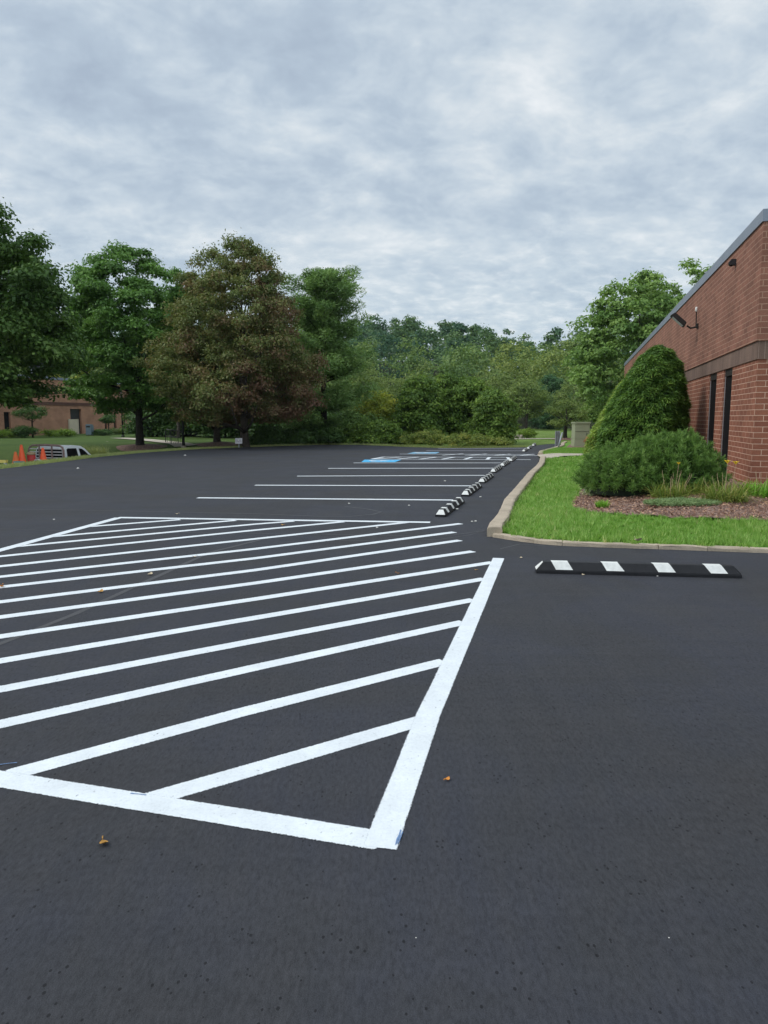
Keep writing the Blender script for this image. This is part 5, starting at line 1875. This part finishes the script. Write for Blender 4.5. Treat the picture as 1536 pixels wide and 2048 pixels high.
mb = MB()
pr = cabsec(0)
n = len(pr)
vs = []
for sx in (-1, 1):
    for y_, z_ in pr:
        hw = .96 - .20 * max(0, (z_ - 1.02) / (hr_ - 1.02))
        vs.append((sx * hw, y_, z_))
fs = [tuple(range(n)), tuple(range(2 * n - 1, n - 1, -1))] + [(i, (i + 1) % n, n + (i + 1) % n, n + i) for i in range(n)]
mb.mesh(vs, fs)
cb = mb.build('cab', M['white_enamel'], tk, bevel=.03)
mb = MB()
mb.prism([(-.02, .45), (-.02, 1.03), (2.40, 1.03), (3.45, .98), (3.62, .85), (3.62, .45)], 'x', -.97, .97)
mb.build('lower_body', M['white_enamel'], tk, bevel=.04)


def side_win(pts):
    out = []
    for sx in (-1, 1):
        m2 = MB()
        m2.poly([(sx * (.966 - .20 * (z_ - 1.02) / (hr_ - 1.02)), y_, z_) for y_, z_ in pts])
        m2.build('window', M['glass'], cb)


side_win([(.22, 1.14), (.30, hr_ - .19), (.40, hr_ - .14), (.98, hr_ - .16), (1.06, 1.14)])
side_win([(1.20, 1.14), (1.15, hr_ - .17), (1.36, hr_ - .20), (1.50, hr_ - .28), (2.18, 1.14)])
MB().poly([(-.80, .028, 1.08), (.80, .028, 1.08), (.70, .10, hr_ - .16), (-.70, .10, hr_ - .16)]).build('rear_window', M['glass'], cb)
MB().poly([(-.74, 2.30, 1.17), (.74, 2.30, 1.17), (.66, 1.68, hr_ - .22), (-.66, 1.68, hr_ - .22)]).build('windshield', M['glass'], cb)
mb = MB()
mb.box((0, -1.45, .88), (2.1, 2.7, .1))
mb.build('flatbed', M['dark'], tk)
mb = MB()
w_ = .99
pts = [(-w_, 0, .9), (-w_, 0, hr_ - .22), (-w_ + .06, 0, hr_ - .08), (-w_ + .2, 0, hr_ + .0), (0, 0, hr_ + .03), (w_ - .2, 0, hr_), (w_ - .06, 0, hr_ - .08), (w_, 0, hr_ - .22), (w_, 0, .9)]
mb.tube([(x, -.12, z_) for x, y_, z_ in pts], .05, 8)
rk = mb.build('headache_rack', M['rack_metal'], tk, True)
for zz in np.arange(1.0, hr_ - .05, .14):
    MB().box((0, -.12, zz), (2 * w_ - .1, .03, .045)).build('rack_slat', M['rack_white'], rk)
for x in (-.36, .36):
    MB().box((x, -.155, (hr_ + .9) / 2), (.07, .03, hr_ - .95)).build('rack_upright', M['rack_metal'], rk)
for (x, y_) in ((-.86, 2.75), (.86, 2.75), (-.86, -1.5), (.86, -1.5)):
    bm = MB()
    pts_ = [(.38 * math.cos(a), .38 * math.sin(a)) for a in np.linspace(0, 6.283, 21)[:-1]]
    bm.prism([(y_ + a, .38 + b) for a, b in pts_], 'x', x - .12, x + .12)
    wh = bm.build('wheel', M['tyre'], tk, bevel=.02)
    bm = MB()
    bm.prism([(y_ + a * .55, .38 + b * .55) for a, b in pts_], 'x', x - .13, x + .13)
    bm.build('rim', M['galv'], wh)
cr, sr = math.cos(yaw), math.sin(yaw)


def on_bed(lx, ly, lz):
    return (tx + lx * cr - ly * sr, YTk + lx * sr + ly * cr, tz + lz)


def cone(label, px, Y, top_py, h, mat, tilt=0.0):
    x = col(px, Y)
    zt = zrow(top_py, Y)
    r = thing('traffic_cone', label, 'traffic cone', (x, Y, zt - h), 0, 'orange traffic cones carried on the truck bed')
    r.rotation_euler = (0, tilt, 0)
    MB().lathe([(.23, .03), (.225, .06), (.05, h - .01), (.036, h)], n=16).build('body', M[mat], r, True)
    MB().box((0, 0, .015), (.44, .44, .03)).build('base', M[mat], r, bevel=.006)


dk_ = on_bed(0, 0, .93)[2]
for lab, px, Yy, tp, mat in (('tallest bright orange cone at the corner of the truck bed', 43.5, 33.2, 889.5, 'orange'), ('orange cone standing right against the slatted rack', 86, 33.7, 895.5, 'orange'),
                             ('smaller faded orange cone beside the tallest one', 31, 32.9, 903.5, 'orange_pale')):
    zt = zrow(tp, Yy)
    cone(lab, px, Yy, tp, max(.5, zt - dk_), mat)
def onbed_thing(name, label, cat, px, Y):
    return thing(name, label, cat, (col(px, Y), Y, dk_), yaw)


r = onbed_thing('water_cooler', 'red drum cooler on the truck bed in front of the rack', 'cooler', 62, 33.6)
zt = zrow(903, 33.6) - dk_
MB().lathe([(.17, 0), (.19, zt * .5), (.18, zt * .82)], n=16).build('body', M['red'], r, True)
MB().lathe([(.19, zt * .82), (.19, zt * .9), (.12, zt * .96), (.05, zt)], n=16).build('lid', M['tan'], r, True)
r = onbed_thing('hose_coil', 'dark coiled hose with a pale loop hanging on the truck bed', 'hose', 73, 33.4)
zt = zrow(924, 33.4) - dk_
mb = MB()
for k in range(3):
    mb.tube([(.16 * math.cos(a), .03 * k, zt + .13 * math.sin(a)) for a in np.linspace(0, 6.283, 17)], .018, 6, cap=False)
mb.build('coil', M['reflective'], r, True)
r = onbed_thing('red_crate', 'red plastic crate on the truck bed behind the cone', 'crate', 102, 34.2)
zt = zrow(919, 34.2) - dk_
mb = MB()
mb.box((0, 0, zt / 2), (.42, .3, zt), 0, 0, 1.05)
mb.build('crate_body', M['red'], r, bevel=.015)
mb = MB()
for k in range(3):
    mb.box((-.13 + .13 * k, -.157, zt * .6), (.08, .006, zt * .3))
mb.build('vent', M['dark'], r)
r = onbed_thing('paint_tub', 'white tub with a teal lid near the cones on the truck bed', 'tub', 37, 32.4)
zt = zrow(922.5, 32.4) - dk_
MB().box((0, 0, zt * .45), (.36, .26, zt * .9)).build('tub_body', M['reflective'], r, bevel=.02)
MB().box((0, 0, zt * .95), (.38, .28, zt * .1)).build('lid', M['teal'], r)
r = onbed_thing('yellow_plank', 'yellow plank lying across the tail of the truck bed', 'plank', 2, 32.0)
zt = zrow(920.5, 32.0) - dk_
MB().box((0, 0, zt - .05), (.5, .2, .12), yaw * -1).build('board', M['yellow'], r, bevel=.01)
mb = MB()
for sx in (-.2, .2):
    mb.box((sx, 0, (zt - .11) / 2), (.06, .12, zt - .11))
mb.build('support', M['rack_white'], r)
# service road in the dip
rd = [(-19.5, -10), (-16.2, -10), (-15.6, 20), (-14.2, 36), (-16.6, 38.0), (-19.5, 36)]
rd = [(-20.0, 2), (-14.9, 2), (-14.9, 31), (-13.9, 36), (-13.6, 39.5), (-19.3, 39.5), (-20.0, 31)]
o = sheet('service_road', rd, 0.8, ground_h, M['asphalt'], 'structure', 0.02)
props(o, 'service road in the dip below the lot edge', 'road')

# verge of longer grass along the lot edge
rng = np.random.default_rng(44)
pl = densify(EDGE[1:] + FAR[:5], .05)
n = 16000
idx = rng.integers(0, len(pl) - 1, n)
bx = np.array([[pl[i].x, pl[i].y] for i in idx])
dv = np.array([[pl[i + 1].x - pl[i].x, pl[i + 1].y - pl[i].y] for i in idx])
dv /= np.linalg.norm(dv, axis=1, keepdims=True)
no = np.stack([-dv[:, 1], dv[:, 0]], 1)
offr = (.03 + .9 * rng.random(n) ** 1.4)
bx = bx + no * offr[:, None]
bz = ground_h(bx[:, 0], bx[:, 1])
base = np.stack([bx[:, 0], bx[:, 1], bz - .01], 1)
hg = .07 + .10 * rng.random(n)
d = np.stack([rng.normal(0, .35, n), rng.normal(0, .35, n), np.ones(n)], 1) * hg[:, None]
sd = np.stack([np.full(n, .014), np.full(n, .004), np.zeros(n)], 1)
v = np.stack([base - sd, base + sd, base + d], 1).reshape(-1, 3)
o = np_mesh('verge_grass', v, np.arange(n * 3).reshape(n, 3), L['tall_grass'], None, np.repeat(np.clip(rng.normal(.55, .2, n), 0, 1), 3))
props(o, 'dry verge grass along the edge of the parking lot', 'grass', kind='stuff')

# ------------------------------------------------------------------ air
hz = MB().box((0, 165, 22), (900, 480, 51)).build('haze', new_mat('air')[0])
props(hz, 'thin pale haze in the air over the whole valley', 'haze', kind='stuff')
hm = hz.data.materials[0].node_tree
hm.nodes.remove(hm.nodes['Principled BSDF'])
pvn = hm.nodes.new('ShaderNodeVolumePrincipled')
pvn.inputs['Color'].default_value = (0.80, 0.87, 0.95, 1)
pvn.inputs['Density'].default_value = HAZE
hm.links.new(pvn.outputs[0], hm.nodes['Material Output'].inputs['Volume'])

# ------------------------------------------------------------------ sky, sun, camera
SUN_EL, SUN_AZ = math.radians(46), math.radians(-92)   # azimuth clockwise from the camera's forward axis
w = bpy.data.worlds.new('World')
sc.world = w
w.use_nodes = True
nt = NT(w)
for nd in list(nt.n):
    nt.n.remove(nd)
out = nt.add('ShaderNodeOutputWorld')
sky = nt.add('ShaderNodeTexSky', sky_type='NISHITA', sun_disc=False, sun_elevation=SUN_EL, sun_rotation=SUN_AZ, air_density=1.0, dust_density=2.0)
bg_sky = nt.add('ShaderNodeBackground')
bg_sky.inputs[1].default_value = 0.09
nt.link(sky.outputs[0], bg_sky.inputs[0])
tc = nt.add('ShaderNodeTexCoord').outputs['Generated']
sep = nt.add('ShaderNodeSeparateXYZ')
nt.link(tc, sep.inputs[0])
zc = nt.math('MAXIMUM', sep.outputs[2], 0.0)
den = nt.math('ADD', zc, 0.30)
cx = nt.math('DIVIDE', sep.outputs[0], den)
cy = nt.math('DIVIDE', sep.outputs[1], den)
comb = nt.add('ShaderNodeCombineXYZ')
nt.link(cx, comb.inputs[0])
nt.link(cy, comb.inputs[1])
cv = comb.outputs[0]
big = nt.noise(nt.mapping(cv, (1, 1, 1), (0, 0, .35)), 1.35, 5, 0.55, 0.35)
med = nt.noise(nt.mapping(cv, (1.0, 1.1, 1), (0, 0, -.3)), 5.6, 9, 0.60, 0.30)
fin = nt.noise(nt.mapping(cv, (1.0, 1.2, 1)), 17.0, 6, 0.60, 0.25)
s_ = nt.math('ADD', nt.math('MULTIPLY', big, 0.52), nt.math('ADD', nt.math('MULTIPLY', med, 0.42), nt.math('MULTIPLY', fin, 0.12)))
ccol = nt.ramp(s_, [(0.39, (0.415, 0.500, 0.610)), (0.47, (0.490, 0.585, 0.690)), (0.53, (0.595, 0.685, 0.770)), (0.585, (0.715, 0.785, 0.840)), (0.66, (0.90, 0.935, 0.96))])
hor = nt.ramp(fin, [(0.38, (0.53, 0.65, 0.75)), (0.52, (0.63, 0.735, 0.81)), (0.64, (0.84, 0.90, 0.94))])
hf = nt.ramp(sep.outputs[2], [(0.04, (0.92,) * 3), (0.26, (0, 0, 0))])
ccol = nt.mix(hf, ccol, hor)
# an overcast vault is brighter towards its top; unseen rear-left sky boosted as fill
el = nt.ramp(sep.outputs[2], [(0.0, (0.34,) * 3), (0.45, (0.345,) * 3), (0.75, (0.46,) * 3), (1.0, (0.52,) * 3)])
side = nt.math('ADD', nt.math('MULTIPLY', sep.outputs[0], -0.55), nt.math('MULTIPLY', sep.outputs[1], -0.75))
gain = nt.math('MULTIPLY', el, nt.math('ADD', 1.0, nt.math('MULTIPLY', nt.math('MAXIMUM', side, 0.0), 0.7)))
bg_c = nt.add('ShaderNodeBackground')
nt.link(ccol, bg_c.inputs[0])
gs = nt.math('MULTIPLY', gain, 3.0)
nt.link(gs, bg_c.inputs[1])
mixs = nt.add('ShaderNodeMixShader')
mixs.inputs[0].default_value = 0.90
nt.link(bg_sky.outputs[0], mixs.inputs[1])
nt.link(bg_c.outputs[0], mixs.inputs[2])
nt.link(mixs.outputs[0], out.inputs[0])

sd_ = bpy.data.lights.new('sun', 'SUN')
sd_.energy = 1.5
sd_.angle = math.radians(18)
sd_.color = (1.0, 0.96, 0.90)
so = bpy.data.objects.new('sun', sd_)
COL.objects.link(so)
dirv = Vector((math.sin(SUN_AZ) * math.cos(SUN_EL), math.cos(SUN_AZ) * math.cos(SUN_EL), math.sin(SUN_EL)))
so.rotation_euler = dirv.to_track_quat('Z', 'Y').to_euler()
so.location = (0, 0, 60)

cd = bpy.data.cameras.new('camera')
cd.sensor_fit = 'VERTICAL'
cd.sensor_height = 36.0
cd.lens = 36.0 * F / 2048
cd.clip_start = 0.05
cd.clip_end = 3000
co = bpy.data.objects.new('camera', cd)
COL.objects.link(co)
co.location = (0, 0, CH)
co.rotation_euler = (math.pi / 2 - TH, 0, 0)
sc.camera = co
sc.view_settings.view_transform = 'Standard'
sc.view_settings.look = 'None'
sc.view_settings.exposure = 0
sc.view_settings.gamma = 1
sc.cycles.max_bounces = 6
sc.cycles.diffuse_bounces = 3
sc.cycles.transparent_max_bounces = 4
sc.cycles.use_denoising = True
